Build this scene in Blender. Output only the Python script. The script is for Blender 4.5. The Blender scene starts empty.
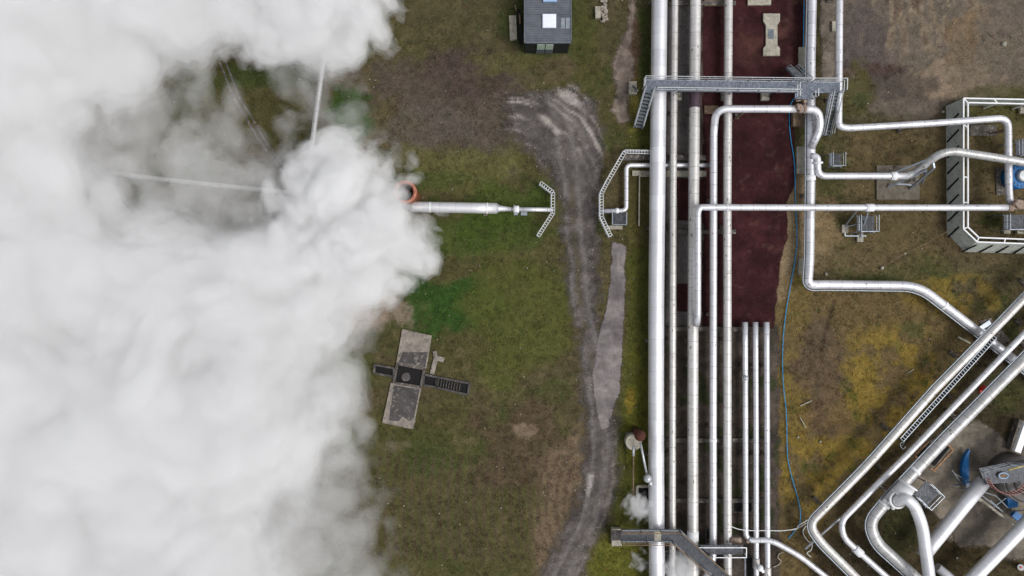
import bpy, bmesh, math, random
import numpy as np
from mathutils import Vector, Matrix
random.seed(7)
rng = np.random.default_rng(11)
H = 60.0; S = 0.08
sc = bpy.context.scene
col = sc.collection

# ------------------------------------------------------------------ placement
def P(px, py, z=0.0):
    k = S * (H - z) / H
    return Vector(((px - 512) * k, (288 - py) * k, z))
def W(w, z=0.0): return w * S * (H - z) / H
def lin(c):
    c = np.asarray(c, float) / 255.0
    return np.where(c <= 0.04045, c / 12.92, ((c + 0.055) / 1.055) ** 2.4)

# ------------------------------------------------------------------ noise
_T = {}
def tab(seed, dim):
    k = (seed, dim)
    if k not in _T:
        _T[k] = np.random.default_rng(seed).random((64,) * dim if dim == 3 else (256, 256)).astype(np.float32)
    return _T[k]
def _s(t): return t * t * (3 - 2 * t)
def n2(x, y, seed):
    T = tab(seed, 2); xi = np.floor(x).astype(int); yi = np.floor(y).astype(int)
    u = _s(x - xi); v = _s(y - yi); a = xi & 255; b = yi & 255; a1 = (a + 1) & 255; b1 = (b + 1) & 255
    return (T[a, b] * (1 - u) + T[a1, b] * u) * (1 - v) + (T[a, b1] * (1 - u) + T[a1, b1] * u) * v
def fbm(x, y, scale, octs=4, seed=1):
    r = 0; amp = 0.5; tot = 0; f = 1.0 / scale
    for o in range(octs):
        r = r + amp * n2(x * f + 17.3 * o, y * f - 9.1 * o, seed + o); tot += amp; amp *= 0.55; f *= 2.07
    return r / tot
def n3(x, y, z, seed):
    T = tab(seed, 3)
    xi = np.floor(x).astype(np.int32); yi = np.floor(y).astype(np.int32); zi = np.floor(z).astype(np.int32)
    u = _s(x - xi); v = _s(y - yi); w = _s(z - zi)
    a = xi & 63; b = yi & 63; c = zi & 63; a1 = (a + 1) & 63; b1 = (b + 1) & 63; c1 = (c + 1) & 63
    L0 = (T[a, b, c] * (1 - u) + T[a1, b, c] * u) * (1 - v) + (T[a, b1, c] * (1 - u) + T[a1, b1, c] * u) * v
    L1 = (T[a, b, c1] * (1 - u) + T[a1, b, c1] * u) * (1 - v) + (T[a, b1, c1] * (1 - u) + T[a1, b1, c1] * u) * v
    return L0 * (1 - w) + L1 * w
def sm(x, a, b):
    t = np.clip((x - a) / (b - a), 0, 1); return t * t * (3 - 2 * t)
def poly_sd(px, py, poly):
    """positive inside"""
    pts = np.asarray(poly, float); d2 = np.full(px.shape, 1e9); ins = np.zeros(px.shape, bool)
    for i in range(len(pts)):
        ax, ay = pts[i]; bx, by = pts[(i + 1) % len(pts)]
        ex, ey = bx - ax, by - ay
        t = np.clip(((px - ax) * ex + (py - ay) * ey) / (ex * ex + ey * ey + 1e-9), 0, 1)
        d2 = np.minimum(d2, (px - ax - t * ex) ** 2 + (py - ay - t * ey) ** 2)
        c = ((ay > py) != (by > py)) & (px < (bx - ax) * (py - ay) / ((by - ay) if abs(by - ay) > 1e-9 else 1e-9) + ax)
        ins ^= c
    d = np.sqrt(d2); return np.where(ins, d, -d)

# ------------------------------------------------------------------ materials
class NT:
    def __init__(s, name):
        s.m = bpy.data.materials.new(name); s.m.use_nodes = True; s.t = s.m.node_tree
        s.n = s.t.nodes; s.n.clear(); s.out = s.n.new('ShaderNodeOutputMaterial')
    def new(s, ty, **kw):
        n = s.n.new(ty)
        for k, v in kw.items(): setattr(n, k, v)
        return n
    def l(s, a, b): s.t.links.new(a, b)
    def noise(s, scale, detail=4, rough=0.55, vec=None, dist=0):
        n = s.new('ShaderNodeTexNoise'); n.inputs['Scale'].default_value = scale
        n.inputs['Detail'].default_value = detail; n.inputs['Roughness'].default_value = rough
        n.inputs['Distortion'].default_value = dist
        if vec is not None: s.l(vec, n.inputs['Vector'])
        return n.outputs['Fac']
    def ramp(s, fac, stops):
        r = s.new('ShaderNodeValToRGB'); e = r.color_ramp.elements
        while len(e) < len(stops): e.new(0.5)
        for i, (p, c) in enumerate(stops):
            e[i].position = p; e[i].color = (*c, 1) if len(c) == 3 else c
        s.l(fac, r.inputs[0]); return r.outputs[0]
    def mix(s, fac, a, b, mode='MIX'):
        n = s.new('ShaderNodeMix', data_type='RGBA', blend_type=mode)
        for i, sock, v in ((0, n.inputs[0], fac), (1, n.inputs[6], a), (2, n.inputs[7], b)):
            if hasattr(v, 'links'): s.l(v, sock)
            elif isinstance(v, (int, float)): sock.default_value = v if i == 0 else (v, v, v, 1)
            else: sock.default_value = (*v, 1)
        return n.outputs[2]
    def math(s, op, a, b=0.0, c=0.0):
        n = s.new('ShaderNodeMath', operation=op)
        for i, v in enumerate((a, b, c)):
            if hasattr(v, 'links'): s.l(v, n.inputs[i])
            else: n.inputs[i].default_value = v
        return n.outputs[0]
    def bump(s, h, strength=0.5, dist=0.02):
        b = s.new('ShaderNodeBump'); b.inputs['Strength'].default_value = strength; b.inputs['Distance'].default_value = dist
        s.l(h, b.inputs['Height']); return b.outputs[0]
    def bsdf(s, colr, rough=0.7, metal=0.0, normal=None, spec=0.4):
        b = s.new('ShaderNodeBsdfPrincipled')
        for sock, v in ((b.inputs['Base Color'], colr), (b.inputs['Roughness'], rough), (b.inputs['Metallic'], metal)):
            if hasattr(v, 'links'): s.l(v, sock)
            elif isinstance(v, (int, float)): sock.default_value = float(v)
            else: sock.default_value = (*v, 1)
        b.inputs['Specular IOR Level'].default_value = spec
        if normal is not None: s.l(normal, b.inputs['Normal'])
        return b.outputs[0]
    def geo(s): return s.new('ShaderNodeNewGeometry').outputs['Position']
    def done(s, sh): s.l(sh, s.out.inputs['Surface']); return s.m

def weathered(name, c1, c2, scale=3.0, rough=0.6, metal=0.0, bump=0.3, spots=None, bd=0.01):
    t = NT(name); p = t.geo()
    f = t.noise(scale, 6, 0.6, p); c = t.ramp(f, [(0.3, tuple(lin(c1))), (0.68, tuple(lin(c2)))])
    if spots:
        g = t.noise(scale * 2.7, 5, 0.65, p, 0.6)
        k = t.ramp(g, [(0.55, (0, 0, 0)), (0.66, (1, 1, 1))]); c = t.mix(k, c, tuple(lin(spots)))
    h = t.noise(scale * 9, 5, 0.7, p)
    return t.done(t.bsdf(c, rough, metal, t.bump(h, bump, bd)))

def pipe_material(name, c1, c2, seam=1.0, dirt=0.3, rough=0.44, metal=0.55, dirtcol=(120, 105, 85), spots=0.5, seamk=0.75):
    t = NT(name); uv = t.new('ShaderNodeUVMap').outputs['UV']
    sep = t.new('ShaderNodeSeparateXYZ'); t.l(uv, sep.inputs[0]); u, v = sep.outputs[0], sep.outputs[1]
    obi = t.new('ShaderNodeObjectInfo').outputs['Random']
    p = t.geo()
    big = t.noise(0.35, 4, 0.55, p)
    c = t.ramp(big, [(0.3, tuple(lin(c1))), (0.7, tuple(lin(c2)))])
    # every cladding sheet its own tone
    cell = t.math('FLOOR', t.math('DIVIDE', u, seam))
    wn = t.new('ShaderNodeTexWhiteNoise', noise_dimensions='2D')
    cb = t.new('ShaderNodeCombineXYZ'); t.l(cell, cb.inputs[0]); t.l(obi, cb.inputs[1]); t.l(cb.outputs[0], wn.inputs['Vector'])
    tone = t.math('MULTIPLY_ADD', wn.outputs['Value'], 0.13, 0.90)
    c = t.mix(1.0, c, tone, 'MULTIPLY')
    # fine streaks and grime
    str_vec = t.new('ShaderNodeCombineXYZ'); t.l(t.math('MULTIPLY', u, 6.0), str_vec.inputs[0]); t.l(t.math('MULTIPLY', v, 9.0), str_vec.inputs[1]); t.l(obi, str_vec.inputs[2])
    g = t.noise(1.0, 6, 0.7, str_vec.outputs[0])
    gm = t.ramp(g, [(0.48, (0, 0, 0)), (0.78, (dirt, dirt, dirt))])
    c = t.mix(gm, c, tuple(lin(dirtcol)))
    g2 = t.noise(0.9, 5, 0.65, p, 0.4); gm2 = t.ramp(g2, [(0.5, (0, 0, 0)), (0.75, (dirt * .7,) * 3)]); c = t.mix(gm2, c, tuple(lin((140, 132, 122))))
    # seams
    fr = t.math('ABSOLUTE', t.math('SUBTRACT', t.math('FRACT', t.math('DIVIDE', u, seam)), 0.5))
    sm_ = t.math('GREATER_THAN', fr, 0.5 - 0.022 / seam)
    wv = t.noise(2.0, 2, 0.5, p)
    sfac = t.math('MULTIPLY', sm_, t.math('MULTIPLY', wv, seamk))
    c = t.mix(sfac, c, tuple(lin((70, 64, 58))))
    # rivet / weep stains by the seams
    vor = t.new('ShaderNodeTexVoronoi'); vor.inputs['Scale'].default_value = 1.0
    vv = t.new('ShaderNodeCombineXYZ'); t.l(t.math('MULTIPLY', u, 1.1), vv.inputs[0]); t.l(t.math('MULTIPLY', v, 4.0), vv.inputs[1]); t.l(t.math('MULTIPLY', obi, 31.0), vv.inputs[2])
    t.l(vv.outputs[0], vor.inputs['Vector'])
    sp = t.math('MULTIPLY', t.math('LESS_THAN', vor.outputs['Distance'], 0.13), spots)
    c = t.mix(sp, c, tuple(lin((96, 84, 70))))
    h = t.math('ADD', t.math('MULTIPLY', sm_, -0.6), t.math('MULTIPLY', g, 0.3))
    r = t.math('MULTIPLY_ADD', g, 0.25, rough - 0.1)
    return t.done(t.bsdf(c, r, metal, t.bump(h, 0.35, 0.02), 0.5))

M = {}
M['pipe'] = pipe_material('clad_aluminium', (214, 215, 220), (236, 236, 240), 0.95, 0.24)
M['pipe_big'] = pipe_material('clad_aluminium_wide', (222, 223, 227), (240, 240, 243), 1.25, 0.1, spots=0.12, seamk=0.3)
M['pipe_cream'] = pipe_material('clad_weathered', (198, 196, 192), (224, 222, 219), 1.05, 0.45, 0.45, 0.4, (128, 108, 82), 0.7)
M['pipe_grey'] = pipe_material('clad_dull', (176, 176, 176), (210, 210, 209), 0.8, 0.55, 0.45, 0.45, spots=0.7)
M['white'] = weathered('white_paint', (226, 227, 228), (242, 243, 243), 2, 0.45)
M['galv'] = weathered('galvanised_steel', (128, 136, 146), (164, 171, 178), 5, 0.4, 0.6)
M['galv_dark'] = weathered('dull_galvanised_steel', (86, 92, 100), (120, 126, 132), 5, 0.5, 0.5)
M['rail'] = weathered('rail_steel', (170, 174, 178), (205, 208, 210), 5, 0.4, 0.5)
M['conc'] = weathered('old_concrete', (142, 138, 126), (182, 176, 160), 2.5, 0.9, 0, 0.6, (104, 98, 86))
M['conc_dark'] = weathered('dark_concrete', (66, 62, 58), (104, 98, 92), 1.4, 0.9, 0, 0.6, (150, 142, 132))
M['conc_pale'] = weathered('pale_flaking_concrete', (108, 101, 94), (156, 147, 136), 1.6, 0.9, 0, 0.6, (76, 71, 70))
M['conc_slab'] = weathered('olive_grey_concrete', (92, 86, 76), (124, 116, 102), 1.0, 0.9, 0, 0.5, (70, 62, 54))
M['conc_wet'] = weathered('stained_concrete', (60, 57, 57), (84, 80, 79), 1.3, 0.9, 0, 0.6, (132, 124, 116))
M['rust_tan'] = weathered('tan_rust', (124, 88, 62), (170, 134, 102), 5, 0.9)
M['rust'] = weathered('rusty_steel', (92, 48, 30), (148, 92, 58), 6, 0.85, 0, 0.5, (60, 32, 24))
M['rust_mix'] = weathered('flaking_rust', (104, 66, 48), (178, 164, 150), 6, 0.8, 0, 0.5, (70, 34, 24))
M['rust_deep'] = weathered('deep_rust', (58, 30, 24), (92, 50, 38), 6, 0.9, 0, 0.5)
M['copper'] = weathered('orange_rim_paint', (160, 98, 76), (190, 128, 104), 4, 0.6, 0, 0.3, (130, 72, 54))
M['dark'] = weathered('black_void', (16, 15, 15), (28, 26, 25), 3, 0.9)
M['hutwall'] = weathered('dark_green_board', (20, 26, 26), (30, 37, 36), 4, 0.7)
M['doorgreen'] = weathered('pale_green_door', (150, 168, 152), (172, 186, 170), 3, 0.6)
M['fence'] = weathered('grey_green_sheet', (156, 162, 154), (184, 187, 177), 1.8, 0.7, 0, 0.3, (112, 116, 106))
M['blue'] = weathered('blue_paint', (8, 92, 156), (22, 116, 182), 4, 0.5, 0, 0.2, (30, 80, 120))
M['hose'] = weathered('blue_hose', (22, 128, 182), (40, 148, 200), 4, 0.5)
M['red'] = weathered('red_paint', (186, 40, 26), (214, 58, 36), 4, 0.5)
M['redrail'] = weathered('faded_red_paint', (128, 84, 78), (158, 112, 104), 6, 0.6)
M['yellow'] = weathered('faded_yellow', (178, 160, 84), (205, 190, 120), 5, 0.6)
M['wood'] = weathered('grey_timber', (92, 74, 58), (142, 122, 98), 5, 0.85, 0, 0.5)
M['vessel'] = weathered('dull_vessel_steel', (92, 88, 85), (114, 109, 105), 1.3, 0.8, 0.0, 0.3, (84, 80, 78))
M['skylight'] = weathered('white_skylight', (226, 232, 244), (236, 240, 248), 2, 0.3)
M['skyblue'] = weathered('pale_blue_skylight', (140, 172, 206), (170, 196, 222), 2, 0.3)
M['stone'] = weathered('grey_stone', (120, 112, 104), (170, 160, 148), 5, 0.9, 0, 0.5)
M['maroon'] = weathered('maroon_primer', (60, 44, 54), (80, 62, 72), 3, 0.7)

def roof_material():
    t = NT('ribbed_grey_roof'); p = t.geo(); sep = t.new('ShaderNodeSeparateXYZ'); t.l(p, sep.inputs[0])
    f = t.noise(1.5, 6, 0.65, p); c = t.ramp(f, [(0.3, tuple(lin((78, 82, 90)))), (0.7, tuple(lin((106, 110, 117))))])
    fr = t.math('FRACT', t.math('MULTIPLY', sep.outputs[1], 5.5)); rib = t.math('LESS_THAN', fr, 0.14)
    c = t.mix(t.math('MULTIPLY', rib, 0.6), c, tuple(lin((56, 58, 64))))
    return t.done(t.bsdf(c, 0.5, 0.1, t.bump(t.math('MULTIPLY', rib, -1), 0.6, 0.03)))
M['roof'] = roof_material()

def grating(name, c=(104, 112, 122), gap=True):
    t = NT(name); p = t.geo(); sep = t.new('ShaderNodeSeparateXYZ'); t.l(p, sep.inputs[0])
    f = t.noise(4, 5, 0.6, p)
    a = tuple(lin(np.array(c) * 0.8)); b = tuple(lin(np.array(c) * 1.2))
    cc = t.ramp(f, [(0.3, a), (0.7, b)])
    sx = t.math('GREATER_THAN', t.math('FRACT', t.math('MULTIPLY', sep.outputs[0], 8)), 0.32)
    sy = t.math('GREATER_THAN', t.math('FRACT', t.math('MULTIPLY', sep.outputs[1], 12)), 0.32)
    hole = t.math('MULTIPLY', sx, sy)
    bs = t.bsdf(cc, 0.5, 0.5); tr = t.new('ShaderNodeBsdfTransparent').outputs[0]
    mx = t.new('ShaderNodeMixShader'); t.l(t.math('MULTIPLY', hole, 0.45 if gap else 0.0), mx.inputs[0]); t.l(bs, mx.inputs[1]); t.l(tr, mx.inputs[2])
    return t.done(mx.outputs[0])
M['grate'] = grating('steel_grating', (112, 119, 130))
M['grate_dark'] = grating('dark_steel_grating', (70, 73, 78))

def ground_material(name, soft=False, bumpd=0.05, contrast=0.5, fine=9.0, stones=0.0):
    t = NT(name); p = t.geo()
    a = t.new('ShaderNodeVertexColor'); a.layer_name = 'Col'
    f1 = t.noise(fine, 6, 0.75, p); f2 = t.noise(1.7, 5, 0.6, p, 0.5); f3 = t.noise(20, 3, 0.7, p)
    m1 = t.ramp(f1, [(0.28, (1 - contrast,) * 3), (0.72, (1 + contrast,) * 3)])
    m2 = t.ramp(f2, [(0.3, (0.72, 0.73, 0.72)), (0.7, (1.28, 1.26, 1.3))])
    m3 = t.ramp(f3, [(0.3, (1 - contrast * .6,) * 3), (0.7, (1 + contrast * .6,) * 3)])
    c = t.mix(1, a.outputs['Color'], m1, 'MULTIPLY'); c = t.mix(1, c, m2, 'MULTIPLY'); c = t.mix(1, c, m3, 'MULTIPLY')
    if stones:
        vo = t.new('ShaderNodeTexVoronoi'); vo.inputs['Scale'].default_value = 6.0; t.l(p, vo.inputs['Vector'])
        k = t.math('MULTIPLY', t.math('LESS_THAN', vo.outputs['Distance'], 0.16), t.math('MULTIPLY', t.noise(1.2, 3, .6, p), stones))
        c = t.mix(k, c, tuple(lin((176, 168, 156))))
    h = t.math('ADD', t.math('MULTIPLY', f1, 1.0), t.math('MULTIPLY', f3, 0.5))
    bs = t.bsdf(c, 0.95, 0, t.bump(h, 1.0, bumpd), 0.15)
    if soft:
        w = t.new('ShaderNodeAttribute'); w.attribute_name = 'edge'
        e = t.math('ADD', w.outputs['Fac'], t.math('MULTIPLY', t.math('SUBTRACT', f1, 0.5), 0.9))
        e = t.math('ADD', e, t.math('MULTIPLY', t.math('SUBTRACT', f2, 0.5), 0.5))
        e = t.ramp(e, [(0.3, (0, 0, 0)), (0.78, (1, 1, 1))])
        tr = t.new('ShaderNodeBsdfTransparent').outputs[0]; mx = t.new('ShaderNodeMixShader')
        t.l(e, mx.inputs[0]); t.l(tr, mx.inputs[1]); t.l(bs, mx.inputs[2]); bs = mx.outputs[0]
    return t.done(bs)
M['ground'] = ground_material('moss_and_soil', stones=0.3, contrast=.46)
M['gravel'] = ground_material('track_gravel', True, 0.04, 0.28, 8, 0.4)
M['asphalt'] = ground_material('broken_asphalt', True, 0.02, 0.22, 7)
M['scoria'] = ground_material('red_scoria', True, 0.04, 0.3, 14, 0.12)
M['corridor'] = ground_material('corridor_grit', True, 0.04, 0.35, 10, 0.3)

# ------------------------------------------------------------------ object helpers
def tag(o, label=None, cat=None, group=None, kind=None):
    if label: o['label'] = label
    if cat: o['category'] = cat
    if group: o['group'] = group
    if kind: o['kind'] = kind
    return o
def thing(name, loc, label, cat, group=None, rz=0.0):
    o = bpy.data.objects.new(name, None); col.objects.link(o); o.location = loc; o.rotation_euler = (0, 0, rz)
    o.empty_display_size = 0.2
    return tag(o, label, cat, group)
class MB:
    """collects shapes into one mesh; everything in world space"""
    def __init__(s): s.v = []; s.f = []; s.smooth = []; s.uv = []
    def add(s, vs, fs, smooth=False, uvs=None):
        b = len(s.v); s.v += [tuple(v) for v in vs]
        for i, f in enumerate(fs):
            s.f.append([b + k for k in f]); s.smooth.append(smooth)
            s.uv.append(uvs[i] if uvs else [(0, 0)] * len(f))
        return s
    def box(s, c, sz, rz=0.0, rot=None):
        c = Vector(c); hx, hy, hz = sz[0] / 2, sz[1] / 2, sz[2] / 2
        R = rot if rot is not None else Matrix.Rotation(rz, 3, 'Z')
        vs = [c + R @ Vector((x * hx, y * hy, z * hz)) for x, y, z in
              ((-1, -1, -1), (1, -1, -1), (1, 1, -1), (-1, 1, -1), (-1, -1, 1), (1, -1, 1), (1, 1, 1), (-1, 1, 1))]
        return s.add(vs, [(0, 3, 2, 1), (4, 5, 6, 7), (0, 1, 5, 4), (1, 2, 6, 5), (2, 3, 7, 6), (3, 0, 4, 7)])
    def bar(s, a, b, w=0.05, h=None):
        a = Vector(a); b = Vector(b); d = (b - a); L = d.length
        if L < 1e-6: return s
        d.normalize(); up = Vector((0, 0, 1)) if abs(d.z) < 0.95 else Vector((0, 1, 0))
        y = up.cross(d).normalized(); z = d.cross(y)
        R = Matrix((d, y, z)).transposed()
        return s.box((a + b) / 2, (L, w, h or w), rot=R)
    def prism(s, pts, z0, z1):
        n = len(pts); vs = [(p[0], p[1], z0) for p in pts] + [(p[0], p[1], z1) for p in pts]
        ar = sum(pts[i][0] * pts[(i + 1) % n][1] - pts[(i + 1) % n][0] * pts[i][1] for i in range(n))
        top = tuple(range(n, 2 * n)); bot = tuple(range(n - 1, -1, -1)); sides = [(i, (i + 1) % n, n + (i + 1) % n, n + i) for i in range(n)]
        fs = [top, bot] + sides
        if ar < 0: fs = [f[::-1] for f in fs]
        return s.add(vs, fs)
    def tube(s, pts, r, seg=14, cap=True, closed=False, smooth=True):
        pts = [Vector(p) for p in pts]; n = len(pts)
        rr = r if isinstance(r, (list, tuple)) else [r] * n
        T = []
        for i in range(n):
            a = pts[i - 1] if i else pts[0]; b = pts[i + 1] if i < n - 1 else pts[-1]
            T.append((b - a).normalized() if (b - a).length > 1e-9 else Vector((0, 0, 1)))
        N = Vector((0, 0, 1)) if abs(T[0].z) < 0.9 else Vector((1, 0, 0))
        N = (N - T[0] * N.dot(T[0])).normalized()
        vs = []; us = []; L = 0
        for i in range(n):
            if i: L += (pts[i] - pts[i - 1]).length
            us.append(L)
            N = (N - T[i] * N.dot(T[i])); N = N.normalized() if N.length > 1e-6 else Vector((1, 0, 0))
            B = T[i].cross(N)
            # keep the section true through the bend
            for k in range(seg):
                a = 2 * math.pi * k / seg; vs.append(pts[i] + (N * math.cos(a) + B * math.sin(a)) * rr[i])
        fs = []; uvs = []
        for i in range(n - 1):
            for k in range(seg):
                k1 = (k + 1) % seg
                fs.append((i * seg + k, i * seg + k1, (i + 1) * seg + k1, (i + 1) * seg + k))
                uvs.append([(us[i], k / seg), (us[i], (k + 1) / seg), (us[i + 1], (k + 1) / seg), (us[i + 1], k / seg)])
        s.add(vs, fs, smooth, uvs)
        if cap:
            b = len(s.v) - n * seg
            s.f.append([b + k for k in range(seg - 1, -1, -1)]); s.smooth.append(False); s.uv.append([(0, 0)] * seg)
            s.f.append([b + (n - 1) * seg + k for k in range(seg)]); s.smooth.append(False); s.uv.append([(0, 0)] * seg)
        return s
    def cyl(s, c, r, h, seg=24, r2=None):
        c = Vector(c); return s.tube([c, c + Vector((0, 0, h))], [r, r if r2 is None else r2], seg)
    def ball(s, c, r, seg=16):
        c = Vector(c); pts = []; rs = []
        for i in range(9):
            a = math.pi * i / 8; pts.append(c + Vector((0, 0, -math.cos(a) * r))); rs.append(max(0.001, math.sin(a) * r))
        return s.tube(pts, rs, seg)
    def build(s, name, mat, parent=None, loc=None):
        me = bpy.data.meshes.new(name); org = Vector((0, 0, 0))
        if parent is not None: org = Vector(parent['_w'] if '_w' in parent else parent.location)
        elif loc is not None: org = Vector(loc)
        elif s.v:
            a = np.array(s.v); org = Vector(((a[:, 0].min() + a[:, 0].max()) / 2, (a[:, 1].min() + a[:, 1].max()) / 2, a[:, 2].min()))
        me.from_pydata([tuple(Vector(v) - org) for v in s.v], [], s.f)
        me.polygons.foreach_set('use_smooth', s.smooth)
        ul = me.uv_layers.new(name='UVMap'); flat = [c for f in s.uv for p in f for c in p]
        ul.data.foreach_set('uv', flat)
        me.materials.append(M[mat] if isinstance(mat, str) else mat); me.update()
        o = bpy.data.objects.new(name, me); col.objects.link(o)
        if parent is not None:
            o.parent = parent
            if '_w' in parent or parent.type == 'MESH': pass
        else: o.location = org
        o['_w'] = list(org)
        return o
def pathpts(pts, rad):
    """fillet a polyline; pts world vectors"""
    pts = [Vector(p) for p in pts]; out = [pts[0]]
    for i in range(1, len(pts) - 1):
        a, b, c = pts[i - 1], pts[i], pts[i + 1]
        d1 = (a - b); d2 = (c - b); L = min(rad, d1.length * 0.48, d2.length * 0.48)
        ang = d1.angle(d2)
        if ang > math.radians(177): out.append(b); continue
        p0 = b + d1.normalized() * L; p1 = b + d2.normalized() * L; n = 10
        for k in range(n + 1):
            t = k / n
            # quadratic blended towards a true arc
            out.append(p0 * (1 - t) ** 2 + b * (2 * t * (1 - t)) * 1.0 + p1 * t * t)
    out.append(pts[-1]); return out
def dense(pts, step):
    out = [pts[0]]
    for a, b in zip(pts[:-1], pts[1:]):
        n = max(1, int((b - a).length / step))
        for k in range(1, n + 1): out.append(a.lerp(b, k / n))
    return out

# ------------------------------------------------------------------ world, sun, camera
w = bpy.data.worlds.new("World"); sc.world = w; w.use_nodes = True
nt = w.node_tree; nt.nodes.clear()
sky = nt.nodes.new('ShaderNodeTexSky'); sky.sky_type = 'NISHITA'; sky.sun_disc = False
EL, AZ = math.radians(58), math.radians(112)        # azimuth clockwise from +Y
sky.sun_elevation = EL; sky.sun_rotation = AZ; sky.air_density = 1.0; sky.dust_density = 3.0; sky.ozone_density = 1.0
hs = nt.nodes.new('ShaderNodeHueSaturation'); hs.inputs['Saturation'].default_value = 0.25
bg = nt.nodes.new('ShaderNodeBackground'); bg.inputs[1].default_value = 0.15
wo = nt.nodes.new('ShaderNodeOutputWorld')
nt.links.new(sky.outputs[0], hs.inputs['Color']); nt.links.new(hs.outputs[0], bg.inputs[0]); nt.links.new(bg.outputs[0], wo.inputs[0])
sl = bpy.data.lights.new('sun', 'SUN'); sl.energy = 1.3; sl.angle = math.radians(22); sl.color = (1, 0.975, 0.96)
so = bpy.data.objects.new('sun', sl); col.objects.link(so); so.location = (20, -10, 40)
sd = Vector((math.sin(AZ) * math.cos(EL), math.cos(AZ) * math.cos(EL), math.sin(EL)))
so.rotation_euler = sd.to_track_quat('Z', 'Y').to_euler()
cam = bpy.data.cameras.new('camera'); cam.sensor_width = 36; cam.lens = 18 * H / (512 * S); cam.clip_end = 3000
co = bpy.data.objects.new('camera', cam); col.objects.link(co); co.location = (0, 0, H); co.rotation_euler = (0, 0, 0); sc.camera = co
sc.view_settings.view_transform = 'Standard'; sc.view_settings.look = 'None'; sc.view_settings.exposure = 0.0; sc.view_settings.gamma = 1
sc.render.engine = 'CYCLES'
cy = sc.cycles; cy.use_denoising = True; cy.max_bounces = 10; cy.volume_bounces = 6; cy.transparent_max_bounces = 16
cy.diffuse_bounces = 3; cy.glossy_bounces = 3; cy.caustics_reflective = False; cy.caustics_refractive = False

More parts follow.
